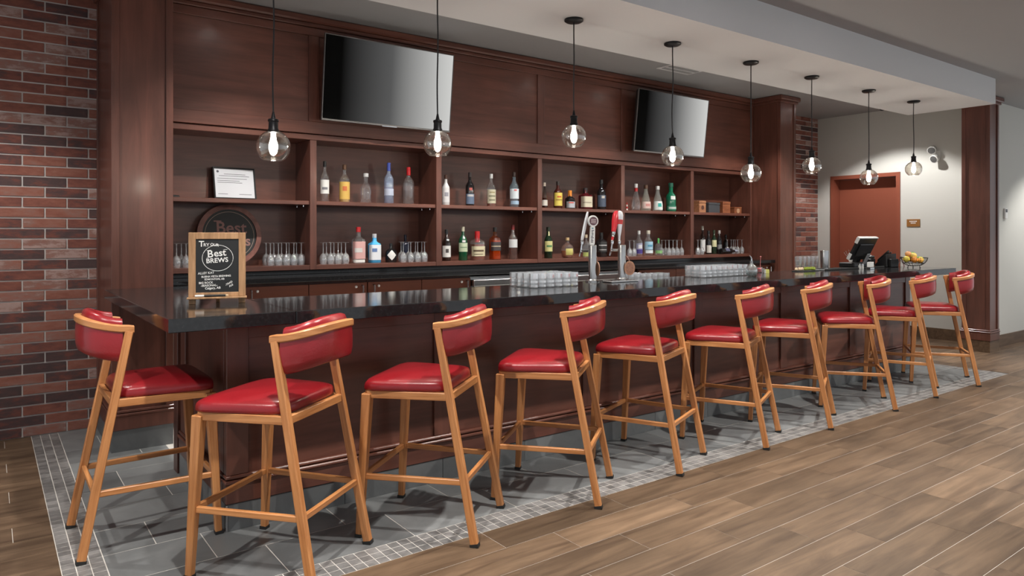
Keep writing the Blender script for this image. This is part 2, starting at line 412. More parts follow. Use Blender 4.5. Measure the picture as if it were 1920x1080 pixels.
# --- brick wall
wall_back = struct(MB().box(-3, XF, YW, YW+.15, 0, 3.3).build('wall_back', 'mortar'), 'red and charcoal brick wall behind the back bar', 'wall')
BL, BH = .267, .0735
bme = {}
fieldb = MB(); nb = 0
for r in range(44):
    z0 = .004+r*BH
    for side, (xa, xb) in enumerate(((-2.6, .70), (8.4, XF))):
        off = (.07 if r % 2 else .2035)
        x = off+BL*math.floor((xa-off)/BL)
        while x < xb:
            a, b = max(x, xa)+.005, min(x+BL, xb)-.005; z1 = z0+BH-.0105
            if b-a > .02:
                single = (side == 0 and a > -.28) or (side == 1 and a > 9.45 and z0 > .85)
                if single and nb < 300:
                    kk = round(b-a, 3)
                    if kk not in bme: bme[kk] = MB().box(-kk/2, kk/2, -.007, .01, -.0315, .0315).mesh('brick', 'brick', bev=.002, seg=1)
                    link('brick', bme[kk], wall_back, ((a+b)/2, YW, (z0+z1)/2)); nb += 1
                else: fieldb.box(a, b, YW-.007, YW+.01, z0, z1)
            x += BL
tag(fieldb.build('brick_field', 'brick', wall_back), kind='stuff')

# --- far wall with its door, right wall, ceilings
DY0, DY1, DZ = 4.80, 5.83, 2.315        # outer edges of the door frame
wf = MB()
wf.box(XF, XF+.3, 3.7505, DY0+.03, 0, 3.3); wf.box(XF, XF+.3, DY1-.03, YW+.15, 0, 3.3); wf.box(XF, XF+.3, DY0+.03, DY1-.03, DZ-.03, 3.3)
wall_far = struct(wf.build('wall_far', 'paint'), 'pale grey painted wall with a red-brown door beyond the bar', 'wall')
wall_right = struct(MB().box(9.98, 14, 3.55, 3.75, 0, 3.3).build('wall_right', 'paint'), 'pale grey wall to the right of the last dark column', 'wall')
box('baseboard_far', 'plank', XF-.014, XF+.002, 3.6, DY0, 0, .15)['kind'] = 'structure'
box('baseboard_right', 'plank', 10.0, 14, 3.536, 3.552, 0, .15)['kind'] = 'structure'
for o in COL.objects:
    if o.name.startswith('baseboard_'): tag(o, 'brown wood-look baseboard under the grey wall '+('beside the door' if 'far' in o.name else 'right of the column'), 'baseboard')
dr = thing('door_1', 'red-brown painted door recessed in a red-brown frame in the grey wall', 'door', (XF, (DY0+DY1)/2, 0), kind='structure')
def dpart(name, mat, x0, x1, y0, y1, z0, z1, bev=0): return box(name, mat, x0, x1, y0-(DY0+DY1)/2, y1-(DY0+DY1)/2, z0, z1, dr, bev)
dpart('door_frame', 'door', -.02, .19, DY0, DY0+.055, 0, DZ)
dpart('door_frame', 'door', -.02, .19, DY1-.055, DY1, 0, DZ)
dpart('door_frame', 'door', -.02, .19, DY0+.055, DY1-.055, DZ-.055, DZ)
dpart('door_leaf', 'door', .15, .195, DY0+.058, DY1-.058, .01, DZ-.058)
hd = MB().tube([(.15, -.40, 1.02), (.09, -.40, 1.02), (.09, -.28, 1.02)], .011, 8).build('door_handle', 'steel', dr, smooth=True)

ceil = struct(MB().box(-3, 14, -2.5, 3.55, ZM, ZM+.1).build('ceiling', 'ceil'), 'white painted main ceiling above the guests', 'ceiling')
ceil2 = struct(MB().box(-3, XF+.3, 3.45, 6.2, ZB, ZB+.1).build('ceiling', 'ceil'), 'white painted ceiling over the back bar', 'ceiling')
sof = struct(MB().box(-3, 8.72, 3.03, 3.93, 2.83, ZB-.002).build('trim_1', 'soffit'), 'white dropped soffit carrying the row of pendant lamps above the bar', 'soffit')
# ceiling vent panel on the ceiling behind the soffit
vp = thing('ceiling_vent', 'flat square white vent panel in the ceiling above the far television', 'vent', (6.05, 4.95, ZB))
box('vent_frame', 'soffit', -.26, .26, -.26, .26, -.008, .0, vp, .002)
for k in range(5): box('vent_slat', 'ceil', -.22, .22, -.2+k*.09, -.15+k*.09, -.014, -.008, vp)
dome = thing('dome_camera', 'small black dome device on the ceiling above the red-brown door', 'camera', (10.1, 4.90, ZB))
MB().lathe([(.05, -.02), (.05, 0)], 20).build('base_ring', 'black', dome, smooth=True)
MB().lathe([(.0, -.06), (.02, -.056), (.036, -.042), (.042, -.02)], 20).build('lens_dome', 'black', dome, smooth=True)
# recessed downlights (trim ring and lit lens) where the lamps above hang
def downlight(x, y, z, label, group):
    t = thing('recessed_downlight', label, 'downlight', (x, y, z), group=group)
    MB().lathe([(.055, -.001), (.055, -.006), (.085, -.004), (.087, 0)], 24).build('trim_ring', 'white', t, smooth=True)
    MB().lathe([(0, -.003), (.054, -.003)], 24).build('lens', 'downlens', t)
_o = ['first', 'second', 'third', 'fourth', 'fifth', 'sixth', 'seventh', 'eighth']
for k, (x, y) in enumerate(DOWN_MAIN): downlight(x, y, ZM, _o[k if k < 7 else k-7]+' recessed downlight from the left in the main ceiling, '+('row nearer the bar' if k < 7 else 'unseen row farther from the bar'), 'downlights in the main ceiling')
for k, (x, y) in enumerate(sorted(DOWN_BACK)): downlight(x, y, ZB, _o[k]+' recessed downlight from the left in the ceiling behind the soffit', 'downlights behind the soffit')  # the first of these is the lamp added for the brick wall

# --- wood columns
def column(name, label, x0, x1, y0, y1, top, crown=True, tile_h=.14, base='slate_base'):
    t = thing(name, label, 'column', ((x0+x1)/2, (y0+y1)/2, 0), kind='structure')
    cx, cy = (x0+x1)/2, (y0+y1)/2; a, b = (x1-x0)/2, (y1-y0)/2
    def p(n, m, *q, bev=0): return box(n, m, *q, t, bev)
    p('core', 'wood', -a+.012, a-.012, -b+.012, b-.012, tile_h, top-.001)
    for sx in (-1, 1):                       # corner stiles leave a recessed panel on each face
        for sy in (-1, 1): p('corner_stile', 'wood', sx*a-.045 if sx > 0 else -a, a if sx > 0 else -a+.045, b-.045 if sy > 0 else -b, b if sy > 0 else -b+.045, tile_h, top-.002, bev=.002)
    p('base_board', 'wood', -a-.006, a+.006, -b-.006, b+.006, tile_h, tile_h+.09, bev=.003)
    p('base_moulding', 'wood', -a-.010, a+.010, -b-.010, b+.010, tile_h+.09, tile_h+.108, bev=.004)
    p('base_moulding', 'wood', -a-.006, a+.006, -b-.006, b+.006, tile_h+.112, tile_h+.13, bev=.004)
    p('base_tile', base, -a, a, -b, b, 0, tile_h)
    if crown:
        p('crown', 'wood', -a-.02, a+.02, -b-.02, b+.02, top-.09, top-.06, bev=.004)
        p('crown', 'wood', -a-.045, a+.045, -b-.045, b+.045, top-.06, top-.003, bev=.01)
    return t
CY = 5.26
column('trim_2', 'dark wood column with slate base at the left, between brick wall and shelves', .655, 1.025, CY, 6.04, ZB)
column('trim_3', 'dark wood column at the far end of the bottle shelves, beside the brick strip', 8.19, 8.54, CY, 6.04, ZB)
column('trim_4', 'dark wood column at the right edge by the grey wall corner', 9.70, 9.979, 3.43, 3.74, ZM, base='plank')

# ================================================================== BACK BAR
YS, YBK = 5.68, 6.03
XP = [.97+1.2*k for k in range(7)]
XP[0] = 1.03; XP[6] = 8.185
ZS0, ZS1, ZM0, ZM1, ZT = 1.135, 1.173, 1.670, 1.703, 2.205
ZSI, ZMI = ZS1+.0006, ZM1+.0006      # things stand a hair above the shelf faces
shelv = thing('shelving_unit', 'dark wood wall unit of open bottle shelves with tall panels above', 'shelving', (4.6, 5.9, 1.10))
def sh(n, m, x0, x1, y0, y1, z0, z1, bev=0): return box(n, m, x0-4.6, x1-4.6, y0-5.9, y1-5.9, z0-1.10, z1-1.10, shelv, bev)
for k in range(7):
    c = XP[k]; h = .028
    a, b = (c-h, c+h)
    if k == 0: a, b = 1.027, 1.05
    if k == 6: a, b = 8.155, 8.188
    sh('partition', 'wood', a, b, YS, YBK, ZS0, ZT, .002)
for k in range(6):
    a, b = XP[k]+.028, XP[k+1]-.028
    if k == 0: a = 1.05
    if k == 5: b = 8.155
    sh('bottom_shelf', 'wood_h', a, b, YS+.004, YBK, ZS0, ZS1, .002)
    sh('middle_shelf', 'wood_h', a, b, YS+.012, YBK-.001, ZM0, ZM1, .003)
    sh('back_panel', 'wood_h', a, b, YBK-.012, YBK+.006, ZS1, ZT)
    for yy in (YS+.07, YS+.22):
        MB().tube([(b-4.6-.03, yy-5.9, ZM0-1.10-.002), (b-4.6-.03, yy-5.9, ZM0-1.10-.016)], .006, 8).build('shelf_pin', 'chrome', shelv, smooth=True)
sh('header_rail', 'wood_h', 1.03, 8.185, YS-.006, YBK, ZT, ZT+.045, .003)
sh('panel_rail', 'wood_h', 1.03, 8.185, YS-.022, YBK, ZT+.05, ZT+.15, .003)
pan = [1.03, XP[1], XP[3], XP[4], 8.185]
for k in range(4):
    sh('upper_panel', 'wood_h', pan[k]+.04, pan[k+1]-.04, YS-.006, YBK, ZT+.15, 3.06, .002)
for k, c in enumerate(pan):
    a, b = (c-.045, c+.045) if 0 < k < 4 else ((c, c+.045) if k == 0 else (c-.045, c))
    sh('stile', 'wood', a, b, YS-.02, YBK, ZT+.15, 3.06, .003)
sh('top_rail', 'wood_h', 1.03, 8.185, YS-.02, YBK, 3.06, 3.125, .003)
sh('crown', 'wood_h', 1.03, 8.185, YS-.035, YBK, 3.128, 3.16, .006)
sh('crown', 'wood_h', 1.03, 8.185, YS-.06, YBK, 3.16, ZB-.003, .012)

# back counter and the cabinets under it
YC0 = 5.33
bc = thing('back_countertop', 'long black stone back counter under the bottle shelves', 'countertop', (4.6, 5.7, 1.06))
box('slab', 'granite', 1.03-4.6, 8.185-4.6, YC0-5.7, YBK-5.7, 0, .04, bc, .004)
box('backsplash', 'granite', 1.03-4.6, 8.185-4.6, YS+.02-5.7, YBK-5.7, .041, .073, bc, .002)
def basecab(x0, x1, doors, label):
    t = thing('base_cabinet', label, 'cabinet', ((x0+x1)/2, 5.70, 0), group='cabinets under the back counter')
    c = (x0+x1)/2
    box('body', 'wood', x0-c, x1-c, -.29, .33, .1, 1.058, t)
    box('toe_kick', 'black', x0-c, x1-c, -.23, .3, 0, .1, t)
    n = len(doors)
    for k, hs in enumerate(doors):
        a = x0+(x1-x0)*k/n-c+.003; b = x0+(x1-x0)*(k+1)/n-c-.003
        d = box('door', 'wood_red', a, b, -.312, -.292, .115, 1.035, t, .002)
        m = (a+b)/2; hx = (b-.045 if hs > 0 else a+.045)-m
        MB().tube([(hx, -.012, .435), (hx, -.04, .435), (hx, -.04, .31), (hx, -.012, .31)], .007, 8).build('handle', 'steel', d, smooth=True)
        MB().lathe([(0, .011), (.008, .009), (.011, 0), (.011, -.006)], 12).build('lock', 'white', d, smooth=True, loc=None)
        lk = d.children[-1]; lk.matrix_basis = Matrix.Translation((hx-.05*hs, -.012, .425)) @ Matrix.Rotation(pi/2, 4, 'X')
basecab(1.53, 2.515, (-1, 1), 'brown two-door base cabinet under the back counter, nearest the chalkboard')
basecab(2.52, 3.53, (-1, 1), 'brown two-door base cabinet between the chalkboard cabinet and the steel cooler')
basecab(5.72, 6.93, (-1, 1), 'brown two-door base cabinet right of the steel cooler')
basecab(6.94, 8.18, (-1, 1), 'brown two-door base cabinet at the far end of the back counter')
fr = thing('bar_cooler', 'stainless steel under-counter bar cooler with black doors behind the taps', 'cooler', (4.62, 5.7, 0))
box('body', 'steel', -1.085, 1.085, -.27, .33, .08, 1.04, fr)
box('top_rail', 'steel', -1.085, 1.085, -.36, -.27, .955, 1.015, fr, .006)
for k in range(3):
    d = box('door', 'black', -1.08+.72*k, -.365+.72*k, -.31, -.272, .12, .94, fr, .004)
    MB().tube([(-.2, -.02, .36), (-.2, -.045, .36), (.2, -.045, .36), (.2, -.02, .36)], .008, 8).build('handle', 'steel', d, smooth=True)
box('foot_rail', 'black', -1.08, 1.08, -.25, .3, 0, .08, fr)

# ================================================================== THE BAR
YB, XB, XE = 3.54, .924, 7.90
ZK = 1.01                        # underside of the countertop
bar = thing('bar_counter', 'dark panelled wood bar front with a slate tile base', 'bar', (4.4, 3.75, 0))
def bb(n, m, x0, x1, y0, y1, z0, z1, bev=0): return box(n, m, x0-4.4, x1-4.4, y0-3.75, y1-3.75, z0, z1, bar, bev)
bb('core', 'wood', XB+.03, XE-.03, YB+.03, 3.96, .0, ZK)
bb('return_core', 'wood', XB+.03, 1.16, 3.96, 4.66, .0, ZK)
st = [XB]+[2.12, 3.27, 4.42, 5.57, 6.72]+[XE]
for k, c in enumerate(st):
    a, b = (c-.05, c+.05)
    if k == 0: a, b = XB, XB+.105
    if k == 6: a, b = XE-.1, XE
    bb('stile', 'wood', a, b, YB, YB+.05, .265, ZK-.001, .003)
for k in range(6): bb('front_panel', 'wood_h', st[k]+(.1 if k == 0 else .045), st[k+1]-.045, YB+.016, YB+.04, .265, ZK-.06, .001)
bb('top_rail', 'wood_h', XB+.1, XE-.1, YB+.004, YB+.05, ZK-.09, ZK-.002, .002)
bb('base_board', 'wood_h', XB-.004, XE+.004, YB-.006, YB+.05, .13, .225, .003)
bb('base_moulding', 'wood_h', XB-.012, XE+.012, YB-.016, YB+.05, .225, .243, .005)
bb('base_moulding', 'wood_h', XB-.006, XE+.006, YB-.008, YB+.05, .247, .265, .005)
# return towards the shelves
bb('stile', 'wood', XB, XB+.05, YB+.052, YB+.16, .265, ZK-.001, .003)
bb('stile', 'wood', XB, XB+.05, 4.42, 4.54, .265, ZK-.001, .003)
bb('end_post', 'wood', XB-.01, XB+.06, 4.58, 4.68, .0, ZK-.001, .003)
bb('side_panel', 'wood', XB+.016, XB+.04, YB+.16, 4.42, .265, ZK-.002, .001)
bb('base_board', 'wood', XB-.006, XB+.05, YB+.052, 4.56, .13, .225, .003)
bb('base_moulding', 'wood', XB-.016, XB+.05, YB+.052, 4.56, .225, .243, .005)
bb('base_moulding', 'wood', XB-.008, XB+.05, YB+.052, 4.56, .247, .265, .005)
x = XB
while x < XE-.01:
    b = min(x+.6, XE); bb('base_tile', 'slate_base', x+.0015, b-.0015, YB-.002, YB+.02, .001, .128); x += .6
bb('base_tile_trim', 'steel', XB-.004, XB+.004, YB-.005, YB+.004, .001, .128)
for a, b in ((YB+.022, 4.05), (4.05, 4.56)): bb('base_tile', 'slate_base', XB-.002, XB+.02, a+.0015, b-.0015, .001, .128)
bb('end_panel', 'wood', XE-.03, XE, YB+.05, 3.96, .13, ZK-.001, .002)
bb('base_tile', 'slate_base', XE-.022, XE+.002, YB+.02, 3.96, .001, .128)

top = thing('bar_countertop', 'polished black stone bar top running the length of the bar', 'countertop', (4.4, 3.6, ZK))
box('slab', 'granite', 1.157-4.4, 8.27-4.4, 3.24-3.6, 4.0-3.6, 0, .06, top, .003)
box('return_slab', 'granite', .613-4.4, 1.155-4.4, 3.24-3.6, 5.245-3.6, 0, .06, top, .003)
ZC = 1.07

# ================================================================== BAR STOOLS
def make_stool():
    t = thing('bar_stool', 'x', 'bar stool')
    FB, FF = (.238, -.28), (.258, .28)
    def back(z): k = z/1.0; return FB[0]-.03*k, FB[1]+.19*k
    def front(z): k = z/.69; return FF[0]-.015*k, FF[1]-.035*k
    for s in (-1, 1):
        xb, yb = back(0); xt, yt = back(.99)
        l = memb('leg', (s*xb, yb, .012), (s*xt, yt, .99), (.030, .036), (.029, .034), 'oak', t)
        MB().box(-.017, .017, -.02, .02, -.012, .003).build('foot_cap', 'rubber', l)
        xb, yb = front(0); xt, yt = front(.675)
        l = memb('leg', (s*xb, yb, .012), (s*xt, yt, .675), (.030, .030), (.044, .046), 'oak', t)
        MB().box(-.017, .017, -.017, .017, -.012, .003).build('foot_cap', 'rubber', l)
    zr = .672
    bx, by = back(zr); fx, fy = front(zr)
    for s in (-1, 1):
        memb('seat_rail', (s*bx, by, zr), (s*fx, fy, zr), (.036, .024), (.036, .024), 'oak', t, (0, 0, 1))
    memb('seat_rail', (-bx, by, zr), (bx, by, zr), (.036, .024), (.036, .024), 'oak', t, (0, 0, 1))
    memb('seat_rail', (-fx, fy, zr), (fx, fy, zr), (.036, .024), (.036, .024), 'oak', t, (0, 0, 1))
    zs = .285; bx, by = back(zs); fx, fy = front(zs)
    for s in (-1, 1): memb('stretcher', (s*bx, by, zs), (s*fx, fy, zs), (.026, .02), (.026, .02), 'oak', t, (0, 0, 1))
    memb('stretcher', (-bx, by, zs), (bx, by, zs), (.026, .02), (.026, .02), 'oak', t, (0, 0, 1))
    memb('stretcher', (-fx, fy, zs), (fx, fy, zs), (.026, .02), (.026, .02), 'oak', t, (0, 0, 1))
    # seat cushion
    def outline(sc, z):
        L = []
        for k in range(40):
            a = 2*pi*k/40; c, q = cos(a), sin(a); f = 1/((abs(c)**9+abs(q)**9)**(1/9)); u, v = c*f*sc, q*f*sc
            vv = (v+1)/2
            L.append((u*(.214+.060*vv), -.142+.416*vv, z))
        return L
    MB().loops([outline(.975, .6905), outline(.997, .694), outline(1.0, .703), outline(.999, .713), outline(.988, .724), outline(.96, .733), outline(.89, .741), outline(.72, .749), outline(.42, .755), outline(.18, .757)]
               ).build('seat_cushion', 'leather', t, smooth=True, angle=80)
    # bent top rail and the padded back under it
    def U(a, inset=0, e=2/2.7):
        c, q = cos(a), sin(a)
        return Vector(((.208-inset)*(1 if c >= 0 else -1)*abs(c)**e, -.092-(.178-inset)*abs(q)**e, 1.0+.040*abs(q)**1.2))
    path = [Vector((.208, -.072, .996))]+[U(pi*k/30) for k in range(31)]+[Vector((-.208, -.072, .996))]
    ch = .005; a, b = .0145, .0165
    prof = [(-a+ch, -b), (a-ch, -b), (a, -b+ch), (a, b-ch), (a-ch, b), (-a+ch, b), (-a, b-ch), (-a, -b+ch)]
    MB().sweep(path, prof).build('top_rail', 'oak_rail', t, smooth=True)
    path = [U(pi*(.022+.956*k/30)) for k in range(31)]
    cp = [(-.035, -.150), (-.008, -.150), (.004, -.140), (.009, -.11), (.010, -.06), (.007, -.017), (-.016, -.017), (-.017, .020), (-.024, .036), (-.040, .041), (-.056, .032), (-.063, .005), (-.062, -.09), (-.052, -.138)]
    MB().sweep(path, cp).build('back_cushion', 'leather', t, smooth=True, angle=80)
    return t
MT['oak_rail'] = grain('oak_bent_rail', (.40, .15, .045), (.60, .27, .10), .38, (3, 3, 26), 2.2, .15, rnd=.07, bump=.04)
stool0 = make_stool()
R_ = radians
def cen(u, v, th, corner):
    """centre of a stool from the pixel of one foot"""
    p = on(u, v, 0); q = {'LB': (-.238, -.28), 'RB': (.238, -.28), 'RF': (.258, .28)}[corner]
    r = Matrix.Rotation(th, 2) @ Vector(q); return (p.x-r.x, p.y-r.y, 0)
stools = [((.61, 3.81, 0), -90, 'red leather bar stool at the short left end of the bar, facing right'),
          ((1.055, 3.10, 0), 38, 'red leather bar stool nearest the camera, second from the brick wall'),
          (cen(890, 1025, R_(40), 'LB'), 40, 'red leather bar stool third from the brick wall'),
          (cen(1122, 953, R_(38.5), 'LB'), 38.5, 'red leather bar stool fourth from the brick wall'),
          (cen(1275, 892, R_(22), 'LB'), 22, 'red leather bar stool fifth from the brick wall, in front of the beer taps'),
          (cen(1437, 843, R_(24), 'LB'), 24, 'red leather bar stool sixth from the brick wall, in front of the decanter'),
          (cen(1558, 806, R_(27), 'LB'), 27, 'red leather bar stool seventh from the brick wall, below the lime tray'),
          (cen(1679, 771, R_(36), 'LB'), 36, 'red leather bar stool eighth from the brick wall, below the telephone'),
          (cen(1755, 746, R_(22), 'LB'), 22, 'red leather bar stool second from the far right, below the fruit bowl'),
          (cen(1835, 725, R_(32), 'LB'), 32, 'red leather bar stool last in the row, before the right-hand column')]
for i, (l, a, lab) in enumerate(stools):
    o = stool0 if i == 0 else copy_tree(stool0)
    o.location = l; o.rotation_euler = (0, 0, R_(a)); tag(o, 'oak-framed '+lab, 'bar stool', 'bar stools along the bar')

# ================================================================== PENDANT LAMPS
PY, ZSOF = 3.48, 2.83
def pendant(u, v, label):
    X = atY(u, PY); z = HC+dist(u, PY)*(HOR-v)/FPX; R = .081
    t = thing('pendant_lamp', label, 'pendant lamp', (X, PY, ZSOF), group='glass globe pendants over the bar')
    zz = z-ZSOF
    MB().lathe([(0, -.022), (.05, -.02), (.062, -.012), (.062, -.001)], 28).build('canopy', 'blackmetal', t, smooth=True)
    zs = zz+R*.86
    random.seed(int(u)); w_ = random.uniform(-.006, .006)
    MB().tube([(w_*sin(3*pi*k/16)*(1-k/16), w_*sin(2*pi*k/16), -.02+(zs+.085+.02)*k/16) for k in range(17)], .0042, 8).build('cord', 'black', t, smooth=True)
    so = MB().lathe([(.0, zs+.10), (.005, zs+.10), (.010, zs+.075), (.012, zs+.068), (.024, zs+.064), (.026, zs+.055), (.022, zs+.05), (.023, zs+.018), (.027, zs+.012), (.027, zs), (.012, zs-.004), (0, zs-.004)], 20).build('socket', 'blackmetal', t, smooth=True)
    g = []
    for k in range(0, 19):
        a = radians(62)-radians(62+52)*k/18; g.append((R*cos(a)*1.0, zz+R*sin(a)))
    g = [(.028, zs+.006)]+[(max(r, .03), q) for r, q in g if q < zs-.002]
    gi = [(r-.0018, q) for r, q in reversed(g)]
    MB().lathe(g+[(g[-1][0]-.001, g[-1][1]-.002)]+gi, 32).build('globe', 'glass_pend', t, smooth=True, angle=70)
    b = MB().lathe([(.0, zz-.042), (.010, zz-.039), (.017, zz-.026), (.021, zz-.004), (.019, zz+.016), (.013, zz+.036), (.011, zs-.006)], 16).build('bulb', 'bulb', t, smooth=True)
    return t
for (u, v), lab in zip([(512.5, 275), (820.5, 270), (1076, 256), (1261, 293), (1408, 325), (1522, 311), (1629, 333), (1713, 317)],
    ['in front of the certificate shelf, largest in view', 'in front of the near television', 'between the two televisions', 'in front of the far television', 'just left of the far shelf column', 'in front of the narrow brick strip', 'in front of the red-brown door', 'right of the red-brown door, last in the row']):
    pendant(u, v, 'clear glass globe pendant lamp '+lab)

# ================================================================== TELEVISIONS
def tv(X, label):
    W, H = 1.215, .695
    t = thing('television', label, 'television', (X, 5.50, 2.70), group='wall televisions')
    t.rotation_euler = (radians(6.5), 0, 0)
    box('body', 'black', -W/2+.01, W/2-.01, .012, .045, -H/2+.01, H/2-.01, t, .004)
    for q in ((-W/2, W/2, -H/2, -H/2+.016), (-W/2, W/2, H/2-.008, H/2), (-W/2, -W/2+.008, -H/2+.016, H/2-.008), (W/2-.008, W/2, -H/2+.016, H/2-.008)):
        box('bezel', 'tvbezel', q[0], q[1], -.006, .014, q[2], q[3], t, .002)
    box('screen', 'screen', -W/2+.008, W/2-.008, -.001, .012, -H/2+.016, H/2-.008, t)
    box('logo_strip', 'chrome', -.07, .07, -.010, -.006, -H/2-.004, -H/2+.004, t, .001)
    box('wall_mount', 'blackmetal', -.2, .2, .045, .1655, -.07, .07, t, .004)
    return t
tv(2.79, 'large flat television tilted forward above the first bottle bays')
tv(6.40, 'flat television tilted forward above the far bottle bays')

# ================================================================== CHALKBOARD, SIGN, CERTIFICATE
ck = thing('chalkboard_easel', 'small pine-framed chalkboard easel with white handwriting on the bar corner', 'chalkboard', (.957, 3.838, ZC), radians(-16))
TL = Matrix.Rotation(radians(-5), 4, 'X')      # board leans back
def cb(n, m, x0, x1, y0, y1, z0, z1, bev=.002): return box(n, m, x0, x1, y0, y1, z0, z1, ck, bev)
Wc, Hc, Z0 = .272, .365, .036
cb('frame', 'pine', -Wc/2, -Wc/2+.034, -.012, .010, Z0, Hc); cb('frame', 'pine', Wc/2-.034, Wc/2, -.012, .010, Z0, Hc)
cb('frame', 'pine', -Wc/2+.034, Wc/2-.034, -.012, .010, Hc-.034, Hc); cb('frame', 'pine', -Wc/2+.034, Wc/2-.034, -.012, .010, Z0, Z0+.022)
cb('ledge', 'pine', -Wc/2-.006, Wc/2+.006, -.034, .012, Z0-.010, Z0)
cb('foot', 'pine', -Wc/2+.002, -Wc/2+.034, -.014, .010, 0, Z0-.010); cb('foot', 'pine', Wc/2-.034, Wc/2-.002, -.014, .010, 0, Z0-.010)
memb('prop', (0, .085, .0), (0, .012, .20), (.02, .008), (.02, .008), 'pine', ck)
cb('board', 'slateboard', -Wc/2+.034, Wc/2-.034, -.006, .006, Z0+.022, Hc-.034, 0)
def cm(x, z, rot=0): return Matrix.Translation((x, -.0068, z)) @ Matrix.Rotation(pi/2, 4, 'X') @ Matrix.Rotation(rot, 4, 'Z')
# board face: x -.102..102, z .058...331
def bx_(px_): return -.102+.204*(px_-20)/770
def bz_(py_): return .331-.273*(py_-30)/1000
def chalk(s, px_, py_, size, rot=0, off=.0003, sp=1.0): text('chalk_writing', s, size, 'chalk', ck, cm(bx_(px_), bz_(py_), rot), .0004, off, 'LEFT', sp)
chalk('T', 75, 168, .041, .0, .0008); chalk('RY', 155, 165, .023, 0, .0004); chalk('OUR', 275, 150, .019, -.12, .0004)
chalk('B', 225, 374, .052, .06, .0008); chalk('est', 345, 358, .049, .10, .0008, 1.0)
chalk('BREWS', 205, 480, .033, .06, .0007, 1.02)
for a, b in (((215, 243), (295, 236)), ((215, 375), (275, 370)), ((512, 232), (585, 224)), ((210, 408), (250, 405))):
    MB().tube([(bx_(a[0]), -.007, bz_(a[1])), (bx_(b[0]), -.007, bz_(b[1]))], .0011, 6).build('chalk_stroke', 'chalk', ck)
MB().tube([(bx_(412)+.0735*cos(2*pi*k/48), -.0065, bz_(385)+.0665*sin(2*pi*k/48)) for k in range(49)], .0014, 6).build('chalk_ring', 'chalk', ck, smooth=True)
chalk('ALLEY KAT', 60, 690, .0155, .05); chalk('BUENA VISTA BREWING', 120, 752, .0135, .03, .0003, .95); chalk('EDMONTON, AB', 175, 800, .0125, .02)
chalk('BIG ROCK', 75, 868, .0145, .03); chalk('-SEASONAL-', 110, 920, .0145, .03); chalk('Calgary, AB', 185, 972, .0155, .04, .0004)
chalk('-TRAD', 560, 915, .013, .55); chalk('ALE', 625, 940, .013, .55)
mk = thing('chalk_marker', 'white and black chalk marker lying on the chalkboard ledge', 'marker')
mk.parent = None
Mk = Matrix.Translation((.957, 3.838, ZC)) @ Matrix.Rotation(radians(-16), 4, 'Z') @ Matrix.Translation((-.02, -.0235, Z0+.0062)) @ Matrix.Rotation(pi/2, 4, 'Y')
mk.matrix_world = Mk
MB().lathe([(.004, -.085), (.006, -.083), (.006, -.042)], 12).build('cap', 'white', mk, smooth=True)
MB().lathe([(.006, -.0415), (.006, .06)], 12).build('barrel', 'black', mk, smooth=True)
MB().lathe([(.006, .0605), (.006, .07), (.004, .072)], 12).build('end_plug', colmat((.6, .45, .28)), mk, smooth=True)

sg = thing('round_sign', 'round dark sign with a wood ring reading Best Brews, leaning behind the chalkboard', 'sign', (atY(433, 5.86), 5.86, ZS1+.004))
sg.rotation_euler = (radians(-9), 0, 0)
Rs = .246
def ring(ro, ri, y0, y1, n=64):
    m = MB(); vs = []
    for r, y in ((ro, y0), (ro, y1), (ri, y1), (ri, y0)):
        vs += [(r*cos(2*pi*k/n), y, Rs+r*sin(2*pi*k/n)) for k in range(n)]
    fs = [(i*n+k, i*n+(k+1) % n, ((i+1) % 4)*n+(k+1) % n, ((i+1) % 4)*n+k) for i in range(4) for k in range(n)]
    return m.add(vs, fs)
def disc(r, y0, y1, n=64):
    return MB().loops([[(r*cos(2*pi*k/n), y, Rs+r*sin(2*pi*k/n)) for k in range(n)] for y in (y0, y1)])
ring(Rs, Rs-.038, -.014, .02).build('wood_ring', 'signwood', sg, smooth=True)
disc(Rs-.037, -.004, .016).build('face', 'slateboard', sg)
ring(Rs-.056, Rs-.060, -.0065, -.003).build('cream_line', 'signcream', sg)
def sm(x, z): return Matrix.Translation((x, -.0055, z)) @ Matrix.Rotation(pi/2, 4, 'X')
text('lettering', 'Best', .135, 'signtext', sg, sm(-.105, Rs+.015), .001, .002)
text('lettering', 'Brews', .115, 'signtext', sg, sm(-.132, Rs-.085), .001, .002)
for a, b, z in ((-.118, -.06, Rs+.107), (-.118, -.06, Rs+.012), (-.143, -.09, Rs-.006), (-.143, -.09, Rs-.089)):
    box('lettering_serif', 'signtext', a, b, -.0065, -.005, z, z+.010, sg)
box('lettering_rule', 'signcream', -.07, .12, -.0062, -.004, Rs-.115, Rs-.110, sg)

